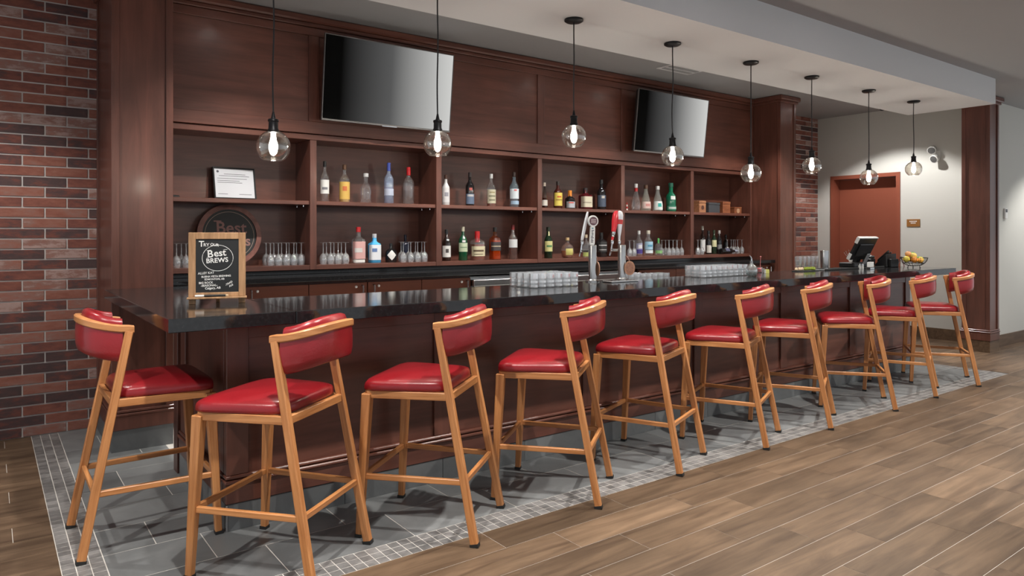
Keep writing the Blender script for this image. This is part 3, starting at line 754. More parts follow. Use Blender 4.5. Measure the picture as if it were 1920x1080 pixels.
ct = thing('certificate_frame', 'black framed certificate leaning on the shelf above the round sign', 'picture frame', (atY(442, 5.90), 5.90, ZM1+.004))
ct.rotation_euler = (radians(-12), 0, radians(4))
Wt, Ht = .335, .262
for q in ((-Wt/2, Wt/2, 0, .012), (-Wt/2, Wt/2, Ht-.012, Ht), (-Wt/2, -Wt/2+.012, .012, Ht-.012), (Wt/2-.012, Wt/2, .012, Ht-.012)):
    box('frame', 'black', q[0], q[1], -.012, .01, q[2], q[3], ct, .002)
box('certificate', 'paper', -Wt/2+.012, Wt/2-.012, -.004, .004, .012, Ht-.012, ct)
MB().lathe([(0, 0), (.010, 0), (.010, .001), (0, .001)], 12).build('printed_logo', 'ink', ct)
ct.children[-1].matrix_basis = Matrix.Translation((-.128, -.0045, .226)) @ Matrix.Rotation(pi/2, 4, 'X')
for z, a, b in ((.205, -.08, .09), (.19, -.12, .12), (.168, -.135, .10), (.15, -.135, .04), (.135, -.135, .06), (.04, -.135, -.06), (.04, .03, .13)):
    box('printed_line', 'ink', a, b, -.0046, -.0042, z, z+.0035, ct)
rm = thing('remote_control', 'small black remote lying at the left end of the upper shelf', 'remote', (1.115, 5.80, ZMI), radians(8))
box('body', 'black', -.055, .055, -.022, .022, .0, .018, rm, .004)
for k in range(5): box('button', colmat((.05, .05, .05)), -.045+.018*k, -.035+.018*k, -.006, .006, .018, .0205, rm)

# ================================================================== BOTTLES
def profile(style, R, H):
    if style == 'round': p = [(.0, 0), (.93, 0), (1, .02), (1, .56), (.96, .61), (.75, .67), (.42, .73), (.33, .78), (.31, .94)]
    elif style == 'tall': p = [(.0, 0), (.93, 0), (1, .02), (1, .54), (.95, .60), (.6, .68), (.40, .74), (.36, .80), (.35, .95)]
    elif style == 'square': p = [(.0, 0), (.92, 0), (.98, .02), (.98, .60), (.92, .66), (.5, .71), (.34, .75), (.32, .94)]
    elif style == 'conic': p = [(.0, 0), (.93, 0), (1, .03), (1, .2), (.92, .35), (.72, .52), (.46, .68), (.36, .78), (.34, .95)]
    elif style == 'flask': p = [(.0, 0), (.9, 0), (1, .04), (1, .42), (.93, .56), (.66, .67), (.3, .72), (.24, .76), (.22, .92)]
    elif style == 'wine': p = [(.0, 0), (.93, 0), (1, .02), (1, .55), (.9, .63), (.55, .71), (.42, .76), (.40, .97)]
    elif style == 'short': p = [(.0, 0), (.93, 0), (1, .03), (1, .50), (.9, .58), (.5, .66), (.42, .70), (.40, .92)]
    elif style == 'round_flask': p = [(.0, 0), (.7, 0), (.86, .06), (1, .26), (.98, .44), (.8, .60), (.42, .70), (.26, .75), (.24, .9)]
    return [(r*R, z*H) for r, z in p]
CLR = (.97, .98, .98)
def bottle(u, v, vtop, wpx, z, style, glass, capc, labelc, lab, group, sq=2, lz=(.14, .5), larc=2.5, liquid=None, llev=.5, Y=5.83, extra=None, capz=.86):
    X = atY(u, Y); d = dist(u, Y); H = max(.07, (v-vtop)*d/FPX); H = min(H, .42); R = wpx*d/FPX/2/.97
    t = thing('bottle', lab, 'bottle', (X, Y, z), group=group)
    pr = profile(style, R, H); n = 24 if sq == 2 else 32
    MB().lathe(pr+[(pr[-1][0]*.6, pr[-1][1]), (0, pr[-1][1])], n, sq=sq).build('glass_body', glass, t, smooth=True, angle=50)
    rn = pr[-1][0]*1.22
    if capc is not None:
        MB().lathe([(rn, capz*H), (rn, .992*H), (rn*.85, H), (0, H)], 14).build('cap', colmat(capc, .35), t, smooth=True)
    if liquid:
        lp = [(max(r-.0025, 0), max(q, .004)) for r, q in pr if q <= llev*H]; lp.append((lp[-1][0], llev*H)); lp.append((0, llev*H))
        MB().lathe(lp, n, sq=sq).build('liquid', colmat(liquid, .15), t, smooth=True, angle=50)
    if labelc is not None:
        def rad(zf):
            for (r0, z0), (r1, z1) in zip(pr[:-1], pr[1:]):
                if z0 <= zf*H <= z1 and z1 > z0: return r0+(r1-r0)*(zf*H-z0)/(z1-z0)
            return R
        e = .0012
        m = MB().lathe([(rad(lz[0]+(lz[1]-lz[0])*k/4)+e, (lz[0]+(lz[1]-lz[0])*k/4)*H) for k in range(5)], 20, sq=sq, start=-pi/2-larc/2-.35, arc=larc)
        lb = m.build('label', colmat(labelc, .5), t, smooth=True)
        if extra:
            for ec, ez0, ez1, wdt in extra:
                MB().lathe([(rad(ez0)+2.2*e, ez0*H), (rad(ez1)+2.2*e, ez1*H)], 14, sq=sq, start=-pi/2-wdt-.35, arc=2*wdt).build('label_print', colmat(ec, .5), lb, smooth=True)
    return t
gC = MT['glass']; gF = MT['frost']; gB = tintglass((.42, .62, .95)); gA = tintglass((.85, .45, .12)); gD = colmat((.012, .011, .012), .08, 0, .5)
gG = colmat((.008, .07, .03), .08, 0, .5); gBr = colmat((.06, .012, .008), .08, 0, .5); gBlue = colmat((.05, .33, .62), .1, 0, .5); gSm = tintglass((.5, .45, .42))
gW = colmat((.62, .62, .62), .3); gDg = colmat((.01, .025, .012), .08, 0, .5); gT = colmat((.005, .12, .06), .08, 0, .5)
BK, RD, BL_, SV, WH, CR = (.012, .012, .012), (.45, .012, .015), (.06, .09, .38), (.6, .6, .6), (.72, .72, .70), (.62, .56, .38)
G1, G2 = 'bottles on the upper shelf', 'bottles on the lower shelf'
A, B_ = ZMI, ZSI
ink = lambda c=(.1, .1, .12): [(c, .36, .40, .55), (c, .30, .32, .7), (c, .22, .24, .6)]
bottle(609, 374.4, 298, 15.5, A, 'round', gC, BK, WH, 'clear bottle with white label and black cap, upper shelf beside the certificate bay', G1, extra=[((.2, .2, .22), .30, .36, .6)], lz=(.2, .54))
bottle(646, 376.7, 305.5, 19, A, 'round', gC, (.10, .045, .02), (.66, .42, .10), 'clear bottle with golden yellow label and brown stopper, upper shelf', G1, liquid=(.55, .32, .06), llev=.5, lz=(.08, .54), extra=[((.6, .16, .05), .3, .42, .4)])
bottle(686, 377.8, 322, 19.5, A, 'short', gC, SV, None, 'clear short-necked bottle with blue print, upper shelf left of the blue-capped bottle', G1, capz=.88)
bottle(729, 378, 301, 17.5, A, 'round', tintglass((.8, .86, .97), .35, (.42, .5, .66)), BL_, (.50, .55, .68), 'frosted pale blue bottle with a blue cap, upper shelf', G1, lz=(.2, .36), capz=.8)
bottle(766, 379, 309.5, 20, A, 'round', gC, RD, None, 'clear ribbed bottle with a red cap, upper shelf', G1, capz=.78)
bottle(672, 493, 425.5, 21.5, B_, 'square', gC, RD, (.62, .36, .34), 'square clear gin bottle with pink label and red cap, lower shelf', G2, sq=5, lz=(.12, .60), extra=[((.6, .58, .56), .3, .42, .6), (WH, .02, .10, 1.0)])
bottle(702, 493, 439, 20.5, B_, 'square', gBlue, (.5, .5, .52), (.70, .74, .78), 'sky blue square bottle with a pale label, lower shelf', G2, sq=5, lz=(.10, .62), extra=[((.12, .2, .4), .38, .5, .4)])
bottle(733, 490, 454.5, 21, B_, 'flask', gD, BK, None, 'squat black bottle with a white diamond label, lower shelf', G2)
for o in COL.objects:
    if o.get('label', '').startswith('squat black'):
        m = MB(); vs = []
        for r in range(11):
            q = -1+.2*r; wd = .85*(1-abs(q))+.001; rad_ = .0535 if q < .1 else .0535-.008*(q-.1)
            vs += [(rad_*sin(wd*(c_/4-1)), -rad_*cos(wd*(c_/4-1)), .066+.047*q) for c_ in range(9)]
        m.add(vs, [(r*9+c_, r*9+c_+1, (r+1)*9+c_+1, (r+1)*9+c_) for r in range(10) for c_ in range(8)]).build('label', colmat(WH, .5), o)
        o.children[-1].rotation_euler = (0, 0, -.3)
bottle(760, 488, 438, 13, B_, 'square', colmat((.012, .014, .035), .2), (.01, .01, .03), None, 'dark navy bottle behind the upturned wine glasses of the second bay', G2, sq=5, Y=5.94)
bottle(836, 378, 320.5, 13.5, A, 'tall', gW, (.07, .03, .02), (.66, .66, .67), 'milky white bottle with brown cap behind the second partition, upper shelf', G1, lz=(.1, .5), extra=[((.3, .3, .34), .3, .42, .5)])
bottle(881, 381.7, 318.5, 15.5, A, 'round', gD, (.03, .02, .02), (.13, .18, .27), 'dark rum bottle with navy label and black cap, upper shelf', G1, lz=(.06, .36), extra=[((.5, .5, .5), .28, .34, .8), ((.5, .12, .1), .46, .54, .35)])
bottle(921, 382, 320.5, 16.5, A, 'round', gC, SV, (.58, .54, .40), 'clear bottle with cream printed label and silver cap, upper shelf', G1, liquid=(.20, .05, .02), llev=.14, lz=(.1, .52), extra=[((.2, .2, .12), .3, .34, .8), ((.2, .2, .12), .18, .22, .7), ((.3, .25, .1), .42, .45, .6)])
bottle(964, 384, 317.5, 17, A, 'tall', tintglass((.8, .9, .96), .12, (.5, .65, .75)), (.03, .015, .012), (.62, .68, .72), 'pale blue clear bottle with white label and dark cap, upper shelf right of centre', G1, lz=(.24, .52), extra=[((.3, .42, .55), .08, .18, 1.0), ((.6, .1, .1), .46, .5, .3)])
bottle(837, 487.6, 428.6, 15.5, B_, 'round', gSm, BK, WH, 'smoky whiskey bottle with white label beside the second partition, lower shelf', G2, liquid=(.06, .02, .01), llev=.55, lz=(.12, .48), extra=[((.08, .07, .07), .26, .38, .35)])
bottle(868, 488.7, 425.5, 16.5, B_, 'round', gG, (.45, .42, .32), (.52, .60, .42), 'green whisky bottle with pale green label, lower shelf of the third bay', G2, lz=(.26, .52), extra=[(WH, .54, .60, .35), ((.12, .25, .12), .38, .40, .8)])
bottle(895, 486.6, 432.6, 24, B_, 'square', gC, RD, CR, 'broad square bottle with cream label and red wax top, lower shelf', G2, sq=4, liquid=(.22, .04, .01), llev=.55, lz=(.14, .48), capz=.62, extra=[((.12, .08, .05), .3, .36, .8), ((.12, .08, .05), .2, .22, .7)])
bottle(928, 489, 428.6, 18, B_, 'square', tintglass((.9, .5, .2)), BK, (.055, .045, .045), 'square amber whisky bottle with a slanted black label, lower shelf', G2, sq=5, liquid=(.42, .12, .015), llev=.6, lz=(.28, .55), extra=[((.5, .42, .3), .4, .43, 1.0)])
bottle(961.6, 487.6, 423.5, 16.5, B_, 'round', gC, (.22, .02, .02), (.62, .63, .64), 'amber bottle with two white labels and dark red cap, lower shelf of the third bay', G2, liquid=(.12, .03, .012), llev=.6, lz=(.34, .58), extra=None)
for o in list(COL.objects):
    if o.get('label', '').startswith('amber bottle with two'):
        MB().lathe([(.0388, .035), (.0388, .085)], 16, start=-pi/2-1.3, arc=2.2).build('label', colmat((.6, .61, .62), .5), o, smooth=True)
bottle(1021, 385, 337, 11, A, 'conic', gSm, (.5, .42, .34), (.55, .52, .47), 'slim long-necked bottle with white label behind the third partition, upper shelf', G1, liquid=(.10, .02, .01), llev=.4, lz=(.1, .32))
bottle(1046, 385.6, 334.6, 16, A, 'round', gBr, (.02, .012, .01), (.66, .52, .10), 'brown liqueur bottle with arched yellow label, upper shelf', G1, lz=(.1, .58), extra=[((.35, .2, .04), .3, .34, .8), ((.5, .1, .02), .4, .46, .5)])
bottle(1068.5, 386.6, 352, 15.5, A, 'short', gD, (.75, .25, .03), (.40, .42, .46), 'small dark square bottle with a bright orange cap, upper shelf', G1, sq=4, lz=(.06, .4), capz=.66, extra=[((.6, .12, .1), .3, .37, .6)])
bottle(1097.6, 387, 347, 20.5, A, 'square', colmat((.09, .008, .012), .1), (.012, .012, .012), (.60, .55, .42), 'square dark red bottle with a cream label and black stopper, upper shelf', G1, sq=6, lz=(.10, .6), capz=.78, extra=[((.25, .2, .14), .3, .33, .8)])
bottle(1127.5, 388, 331.6, 16.5, A, 'tall', gD, BK, (.06, .08, .12), 'black bottle with a navy label, upper shelf beside the fourth partition', G1, lz=(.1, .48), extra=[((.45, .42, .38), .38, .46, .35)])
bottle(1028, 484.4, 426, 15, B_, 'wine', gDg, (.015, .02, .012), (.62, .58, .26), 'dark green bottle with a yellow label, lower shelf beside the third partition', G2, lz=(.22, .55), extra=[((.1, .25, .1), .36, .42, .7), ((.6, .55, .3), .72, .86, .3)])
bottle(1064, 484.4, 446.7, 24, B_, 'round_flask', gC, (.55, .38, .2), (.55, .50, .16), 'round flask of amber whiskey with a cork stopper, lower shelf', G2, liquid=(.40, .10, .02), llev=.36, lz=(.14, .46), larc=1.2)
bottle(1099, 483, 440.6, 14, B_, 'round', gC, (.5, .4, .28), (.35, .40, .12), 'clear bottle with a green label partly behind the tap faucets, lower shelf', G2, lz=(.04, .22))
bottle(1127.5, 482, 436.5, 17, B_, 'square', gD, BK, (.03, .03, .03), 'square black whiskey bottle seen between the two beer towers, lower shelf', G2, sq=5, lz=(.2, .62), extra=[((.5, .5, .5), .46, .50, .9), ((.45, .45, .45), .28, .31, .8)])
bottle(1192.4, 390.7, 340, 16, A, 'conic', gC, SV, None, 'clear tapering bottle with a red neck band, upper shelf of the fifth bay', G1, capz=.86)
for o in list(COL.objects):
    if o.get('label', '').startswith('clear tapering bottle with a red'):
        MB().lathe([(.021, .225), (.018, .27)], 16).build('neck_band', colmat(RD, .4), o, smooth=True)
bottle(1211, 391.5, 342.6, 18, A, 'conic', tintglass((.93, .95, .90), .18, (.7, .72, .66)), (.10, .05, .03), (.62, .48, .44), 'clear tapering bottle with a pink floral label, upper shelf of the fifth bay', G1, lz=(.1, .36), extra=[((.5, .22, .2), .18, .28, .5)])
bottle(1233, 392, 344.4, 18, A, 'conic', tintglass((.93, .95, .92), .18, (.7, .74, .70)), SV, (.66, .70, .68), 'clear tapering bottle with a teal leaf label, upper shelf of the fifth bay', G1, lz=(.06, .4), extra=[((.03, .38, .34), .18, .32, .4)])
bottle(1257.8, 392.2, 338, 18.5, A, 'short', gT, (.01, .10, .06), (.05, .22, .14), 'emerald green gin bottle with a white round seal, upper shelf of the fifth bay', G1, lz=(.06, .2), extra=[((.6, .64, .62), .42, .54, .5), ((.5, .55, .52), .10, .16, .9)])
bottle(1198, 478.7, 431.5, 12.5, B_, 'tall', gC, SV, (.30, .30, .42), 'slim clear bottle with a violet label, lower shelf right of the beer towers', G2, lz=(.08, .5), extra=[((.06, .04, .22), .1, .26, 1.1), ((.6, .6, .62), .3, .44, .6)])
bottle(1215.5, 478.7, 431.5, 16.5, B_, 'tall', gC, (.55, .5, .42), (.32, .50, .62), 'clear bottle with a light blue label, lower shelf of the fifth bay', G2, lz=(.24, .56), extra=[((.62, .7, .74), .1, .22, 1.1), ((.1, .3, .45), .36, .44, .6)])
bottle(1234.5, 478, 446, 14, B_, 'flask', gC, (.12, .42, .12), (.20, .40, .16), 'small squat bottle with a green ribbon and cork, lower shelf of the fifth bay', G2, lz=(.12, .3), capz=.7)
bottle(1317, 474, 421, 10, B_, 'wine', gSm, (.5, .46, .4), (.66, .66, .66), 'tall bottle with a white label, lower shelf of the last bay', G2, lz=(.1, .52), liquid=(.05, .04, .02), llev=.5)
bottle(1328.5, 474.5, 430.6, 10, B_, 'wine', gD, BK, (.58, .56, .52), 'black wine bottle with a low white label, lower shelf of the last bay', G2, lz=(.06, .38))
bottle(1338.7, 474.5, 429.6, 9.5, B_, 'wine', gDg, (.03, .04, .02), (.62, .60, .36), 'dark green wine bottle with a pale yellow label, lower shelf of the last bay', G2, lz=(.3, .58))
bottle(1348.5, 474.5, 430.6, 9.5, B_, 'wine', gD, (.4, .38, .36), (.18, .18, .19), 'dark wine bottle with a grey label and silver top, lower shelf of the last bay', G2, lz=(.2, .4))
bottle(1361, 473, 438, 9, B_, 'wine', gD, BK, None, 'dark bottle behind the last cluster of upturned glasses', G2, Y=5.96)
# the bottle lying down
ly = thing('bottle', 'dark wine bottle lying on its side among the last wine glasses', 'bottle', (atY(1352, 5.74), 5.745, ZS1+.038), group=G2)
pr = profile('wine', .036, .29)
ly.rotation_euler = (0, pi/2, radians(-8))
MB().lathe(pr+[(0, pr[-1][1])], 20).build('glass_body', gD, ly, smooth=True)
MB().lathe([(.0165, .24), (.0165, .288), (0, .292)], 14).build('cap', colmat((.35, .36, .45), .35), ly, smooth=True)
MB().lathe([(.0372, .06), (.0372, .13)], 16, start=pi/2, arc=pi).build('label', colmat((.10, .10, .16), .5), ly, smooth=True)
sp = thing('sauce_bottle', 'tiny red and white striped bottle at the left of the fifth upper shelf', 'bottle', (atY(1175.5, 5.80), 5.80, ZMI))
for k in range(4): MB().lathe([(.009-.001*k, .023*k), (.009-.001*k, .023*k+.0225), (0, .023*k+.0225)], 12).build('stripe_band', colmat(RD if k % 2 else WH, .4), sp, smooth=True)

# ------------------------------------------------------------------ boxes on the last upper shelf
def woodbox(u0, u1, v0, v1, mat, lab, detail):
    Y = 5.80; x0, x1 = atY(u0, Y), atY(u1, Y); d = dist((u0+u1)/2, Y); H = (v1-v0)*d/FPX
    t = thing('gift_box', lab, 'box', ((x0+x1)/2, Y, ZMI), group='small boxes on the last upper shelf')
    a = (x1-x0)/2*.82
    box('body', mat, -a, a, -.05, .05, 0, H*.78, t, .003); box('lid', mat, -a-.002, a+.002, -.052, .052, H*.785, H, t, .003)
    if detail:
        MB().lathe([(0, 0), (a*.42, 0), (a*.42, .002), (0, .002)], 16).build('stamp', colmat(detail, .6), t); t.children[-1].matrix_basis = Matrix.Translation((0, -.05, H*.42)) @ Matrix.Rotation(pi/2, 4, 'X')
    return t
bw1 = grain('box_wood_light', (.24, .10, .05), (.42, .20, .10), .5, (2, 9, 9), 4); bw2 = grain('box_wood_orange', (.22, .07, .03), (.34, .12, .05), .5, (2, 9, 9), 4)
woodbox(1304, 1319, 372, 394, bw1, 'pale wooden box with a dark stamp, left of the boxes on the last upper shelf', (.08, .03, .02))
woodbox(1321, 1346, 376, 395, colmat((.055, .058, .066), .5), 'flat dark grey box between two wooden boxes on the last upper shelf', None)
woodbox(1348, 1365, 374, 395.5, bw2, 'orange-brown wooden box on the last upper shelf', None)
woodbox(1370, 1386, 384, 396, bw2, 'lowest wooden box at the right of the last upper shelf', (.5, .3, .18))

# ------------------------------------------------------------------ upturned stemware
def stem_mesh(H=.185, R=.0325):
    o = [(R*.86, 0), (R*.95, .02), (R, .042), (R*.9, .066), (R*.6, .084), (R*.2, .094), (.0042, .102), (.0036, .15), (.006, H-.006), (R*.9, H-.002), (R*.92, H), (0, H)]
    i = [(R*.2, .086), (R*.55, .079), (R*.86, .063), (R*.96, .042), (R*.9, .02), (R*.82, 0)]
    return MB().lathe([(0, .088)]+i+o, 18).mesh('wine_glass', 'crystal', smooth=True, angle=70)
sme = stem_mesh()
def stems(us, Y, z, lab, group):
    for k, u in enumerate(us): tag(link('wine_glass', sme, None, (atY(u, Y), Y, z)), ['first', 'second', 'third', 'fourth', 'fifth'][k]+' from left in '+('front' if Y < 5.84 else 'rear')+' row, '+lab, 'glass', group)
stems((331, 349, 367), 5.79, ZSI, 'upturned wine glass left of the round sign', 'wine glasses left of the round sign')
stems((340, 358), 5.89, ZSI, 'upturned wine glass left of the round sign', 'wine glasses left of the round sign')
stems((507, 522, 537, 551, 565), 5.77, ZSI, 'upturned wine glass right of the round sign', 'wine glasses right of the round sign')
stems((499, 513.5, 528, 542, 556), 5.88, ZSI, 'upturned wine glass right of the round sign', 'wine glasses right of the round sign')
stems((606, 620, 634, 648), 5.77, ZSI, 'upturned wine glass left of the pink gin bottle', 'wine glasses left of the gin bottle')
stems((612, 626, 640), 5.88, ZSI, 'upturned wine glass left of the pink gin bottle', 'wine glasses left of the gin bottle')
stems((756, 770, 783, 796), 5.76, ZSI, 'upturned wine glass right of the black diamond-label bottle', 'wine glasses right of the diamond-label bottle')
stems((752, 766, 779, 791), 5.87, ZSI, 'upturned wine glass right of the black diamond-label bottle', 'wine glasses right of the diamond-label bottle')
stems((1180, 1188.5), 5.77, ZSI, 'upturned wine glass just right of the fourth partition', 'wine glasses right of the fourth partition')
stems((1181, 1190), 5.92, ZSI, 'upturned wine glass just right of the fourth partition', 'wine glasses right of the fourth partition')
stems((1254, 1262, 1270, 1278), 5.77, ZSI, 'upturned wine glass right of the green-ribbon bottle', 'wine glasses right of the green-ribbon bottle')
stems((1241, 1248, 1255, 1262, 1268.5), 5.87, ZSI, 'upturned wine glass right of the green-ribbon bottle', 'wine glasses right of the green-ribbon bottle')
stems((1308.5, 1316), 5.75, ZSI, 'upturned wine glass at left of last lower shelf', 'wine glasses at the left of the last bay')
stems((1309,), 5.90, ZSI, 'upturned wine glass at left of last lower shelf', 'wine glasses at the left of the last bay')
stems((1375, 1383, 1391), 5.77, ZSI, 'upturned wine glass at right of last lower shelf', 'wine glasses at the right of the last bay')
stems((1363.5, 1371, 1378.5), 5.89, ZSI, 'upturned wine glass at right of last lower shelf', 'wine glasses at the right of the last bay')

# ================================================================== THINGS ON THE BAR
def tumbler_mesh(R=.033, H=.095):
    return MB().lathe([(0, 0), (R*.86, 0), (R*.97, .006), (R*.90, .02), (R*.98, .034), (R*.91, .048), (R, .062), (R, H), (R-.0025, H), (R*.84, .014), (0, .012)], 11).mesh('tumbler', 'crystal')
tme = tumbler_mesh()
ORD = ['first', 'second', 'third', 'fourth', 'fifth', 'sixth', 'seventh', 'eighth', 'ninth']
ROWS2, ROWS3, ROWS4 = ['front', 'rear'], ['front', 'middle', 'rear'], ['front', 'second', 'third', 'rear']
def tumblers(x0, y0, nx_, ny_, step, z, lab, group, me=tme, skew=0):
    for i in range(nx_):
        for j in range(ny_): tag(link('tumbler', me, None, (x0+i*step+skew*j, y0+j*step, z+.0005)), ORD[i]+' from left, '+(ROWS2 if ny_ == 2 else ROWS3 if ny_ == 3 else ROWS4)[j]+' row, '+lab, 'glass', group)
tumblers(2.92, 3.70, 6, 4, .071, ZC, 'clear tumbler in the cluster left of the beer towers', 'tumblers left of the beer towers')
tumblers(4.74, 3.76, 9, 3, .071, ZC, 'clear tumbler in the cluster right of the beer towers', 'tumblers right of the beer towers')
ub = thing('underbar_shelf', 'stainless underbar shelf behind the bar top, by the beer towers', 'shelf', (4.45, 4.25, 0))
box('shelf_plate', 'steel', -.75, .75, -.21, .2, .985, 1.0, ub, .003)
box('cabinet', 'steel', -.75, .75, -.2, .19, .1, .984, ub, .003)
for sx in (-.7, .7):
    for sy in (-.16, .15): box('foot', 'steel', sx-.02, sx+.02, sy-.02, sy+.02, 0, .1, ub)
tumblers(4.28, 4.12, 7, 2, .071, 1.0, 'clear tumbler standing lower, just behind the bar top edge', 'tumblers on the underbar shelf')
# beer towers
def handle_paddle(p, t, tip):       # pointed white paddle
    L = []
    for z, w_ in ((0, .012), (.02, .017), (.10, .021), (.16, .019), (.20, .011), (.225, .002)): L.append([(-w_, -.006, z), (w_, -.006, z), (w_, .006, z), (-w_, .006, z)])
    o = MB().loops(L).build('tap_handle', colmat((.62, .64, .68), .3), t, bev=0); o.location = p; o.rotation_euler = tip; return o
def faucet(t, ang, zf, hl):
    c, s = cos(ang), sin(ang)
    f = MB().tube([(c*.028, s*.028, zf), (c*.085, s*.085, zf)], .010, 10).tube([(c*.085, s*.085, zf+.02), (c*.088, s*.088, zf-.01), (c*.10, s*.10, zf-.045)], .0085, 10, .007).build('faucet', 'chrome', t, smooth=True)
    MB().tube([(c*.085, s*.085, zf+.018), (c*.08, s*.08, zf+.05)], .006, 8).lathe([(.0, zf+.045), (.012, zf+.047), (.014, zf+.07), (.010, zf+.078), (0, zf+.08)], 12, c*.08, s*.08).build('ferrule', 'chrome', t, smooth=True)
    return Vector((c*.08, s*.08, zf+.075))
def tower(u, lab):
    Y = 3.93; X = atY(u, Y)
    t = thing('beer_tower', lab, 'beer tap', (X, Y, ZC), group='steel beer towers')
    MB().lathe([(0, 0), (.055, 0), (.055, .008), (.038, .012), (.031, .02), (.031, .268), (.029, .274), (0, .276)], 28).build('column', 'steel', t, smooth=True)
    return t
t1 = tower(1111, 'steel beer tower with a white round-badge handle, left of the two')
p = faucet(t1, radians(142), .235, 0); handle_paddle(p, t1, (radians(8), radians(12), radians(30)))
hb = MB().loops([[(-w_, -.009, z), (w_, -.009, z), (w_, .009, z), (-w_, .009, z)] for z, w_ in ((0, .016), (.01, .021), (.13, .018), (.15, .012))]).build('tap_handle', colmat((.66, .66, .65), .35), t1)
hb.location = (.012, .022, .277); hb.rotation_euler = (0, radians(3), radians(-20))
bd = MB().loops([[(r*cos(2*pi*k/28), y, .180+r*sin(2*pi*k/28)) for k in range(28)] for r, y in ((.040, .010), (.043, .006), (.043, -.006), (.040, -.010))]).build('badge_rim', colmat((.66, .66, .65), .35), hb, smooth=True)
MB().loops([[(.032*cos(2*pi*k/28), y, .180+.032*sin(2*pi*k/28)) for k in range(28)] for y in (-.0098, -.0115)]).build('badge', colmat((.10, .045, .06), .4), hb)
for zz in (.192, .180, .168): box('badge_print', colmat((.5, .42, .44), .5), -.020, .020, -.0125, -.0114, zz-.0035, zz+.0025, hb)
random.seed(3)
for k in range(9): box('handle_print', colmat((.03, .03, .04), .5), -.011+random.uniform(-.002, .002), .003+random.uniform(-.002, .008), -.0096, -.0089, .018+.011*k, .024+.011*k, hb)
box('handle_print', colmat((.1, .25, .32), .5), -.010, .004, -.0097, -.0089, .120, .130, hb)
t2 = tower(1166, 'steel beer tower with a red and a silver handle, right of the two')
def fat_handle(p, parent, col, lean, L=.20):
    pr = [(.0, 0), (.009, 0), (.010, .03), (.0165, .07), (.022, .12), (.027, .165), (.028, L-.035), (.021, L-.01), (.008, L), (0, L+.001)]
    o = MB().lathe(pr, 16).build('tap_handle', col, parent, smooth=True); o.location = p; o.rotation_euler = lean; return o
p = faucet(t2, radians(115), .235, 0); h1 = fat_handle(p, t2, colmat((.52, .02, .03), .3), (radians(-8), radians(20), 0), .25)
MB().lathe([(.0172, .068), (.0112, .03), (.0122, .028)], 16).build('silver_collar', 'chrome', h1, smooth=True)
p = faucet(t2, radians(60), .235, 0); h2 = fat_handle(p, t2, colmat((.62, .64, .70), .25), (radians(-4), radians(6), 0), .235)
MB().lathe([(.0235, .126), (.0273, .162)], 16).build('red_band', colmat((.5, .05, .05), .4), h2, smooth=True)
def tag_obj(t, r_, ang, ori, lab):
    X, Y = t.location.x, t.location.y
    g = thing('wooden_tag', lab, 'tag', (X+r_*cos(ang), Y+r_*sin(ang), ZC+.15), ori+pi/2, group='oval wooden tags on the beer towers')
    n = 28
    MB().loops([[(.044*cos(2*pi*k/n), y, -.055+.055*sin(2*pi*k/n)) for k in range(n)] for y in (-.003, .004)]).build('plate', 'tagwood', g)
    MB().loops([[(.034*cos(2*pi*k/n), y, -.055+.045*sin(2*pi*k/n)) for k in range(n)] for y in (-.0042, -.0031)]).build('burnt_face', grain('tag_face', (.16, .07, .045), (.28, .14, .09), .6, (20, 20, 20), 6), g)
    k_ = r_-.0345; e = Matrix.Rotation(-(ori+pi/2), 2) @ Vector((-k_*cos(ang), -k_*sin(ang)))
    MB().tube([(e.x, e.y, .04), (e.x*.4, e.y*.4, .022), (0, 0, -.004), (0, -.002, -.012)], .003, 6).build('ribbon', colmat((.35, .2, .16), .7), g)
tag_obj(t1, .0385, radians(-18), radians(-18), 'oval wooden tag hanging on the left beer tower, seen edge-on')
tag_obj(t2, .062, radians(-62), radians(-112), 'oval wooden tag hanging on the right beer tower')
# drip tray between the towers
dt = thing('drip_tray', 'shallow steel drip tray on the bar top between the beer towers', 'tray', ((t1.location.x+t2.location.x)/2, 3.79, ZC))
box('tray', 'steel', -.14, .14, -.05, .05, 0, .012, dt, .003)
for k in range(7): box('grille_bar', 'chrome', -.13+.04*k, -.115+.04*k, -.045, .045, .012, .016, dt)
# decanter with pourer
p = on(1409, 518, ZC)
dc = thing('decanter', 'round clear glass decanter with a chrome pourer on the bar top', 'decanter', p)
pr = [(.028, 0), (.042, .012), (.050, .035), (.050, .055), (.040, .082), (.020, .10), (.012, .112), (.011, .128), (.014, .132)]
MB().lathe([(0, 0)]+pr+[(r-.0025, z) for r, z in reversed(pr[1:])]+[(0, .006)], 24).build('glass_body', 'glass', dc, smooth=True, angle=70)
MB().lathe([(0, .005), (.026, .005), (.040, .014), (.0465, .034), (.0465, .05), (0, .05)], 20).build('liquid', tintglass((.85, .93, .92), .1), dc, smooth=True)
MB().tube([(0, 0, .125), (0, 0, .150), (-.006, .003, .165), (-.018, .008, .182)], .007, 10, .004).build('pourer', 'chrome', dc, smooth=True)
p = on(1424, 511, ZC)
ch = thing('cherry_jar', 'small glass jar of red cherries with a stirrer behind the decanter', 'jar', p)
MB().lathe([(0, 0), (.026, 0), (.028, .006), (.028, .05), (.026, .05), (.026, .008), (0, .006)], 18).build('glass_body', 'glass', ch, smooth=True)
MB().lathe([(0, .007), (.025, .007), (.025, .036), (.015, .042), (0, .043)], 16).build('cherries', colmat((.5, .02, .03), .25), ch, smooth=True)
MB().tube([(.01, 0, .02), (.018, 0, .14)], .002, 6).lathe([(0, .14), (.006, .143), (.007, .15), (0, .156)], 10, .018, 0).build('stirrer', colmat((.6, .2, .2), .4), ch)
p = on(1438, 512.5, ZC)
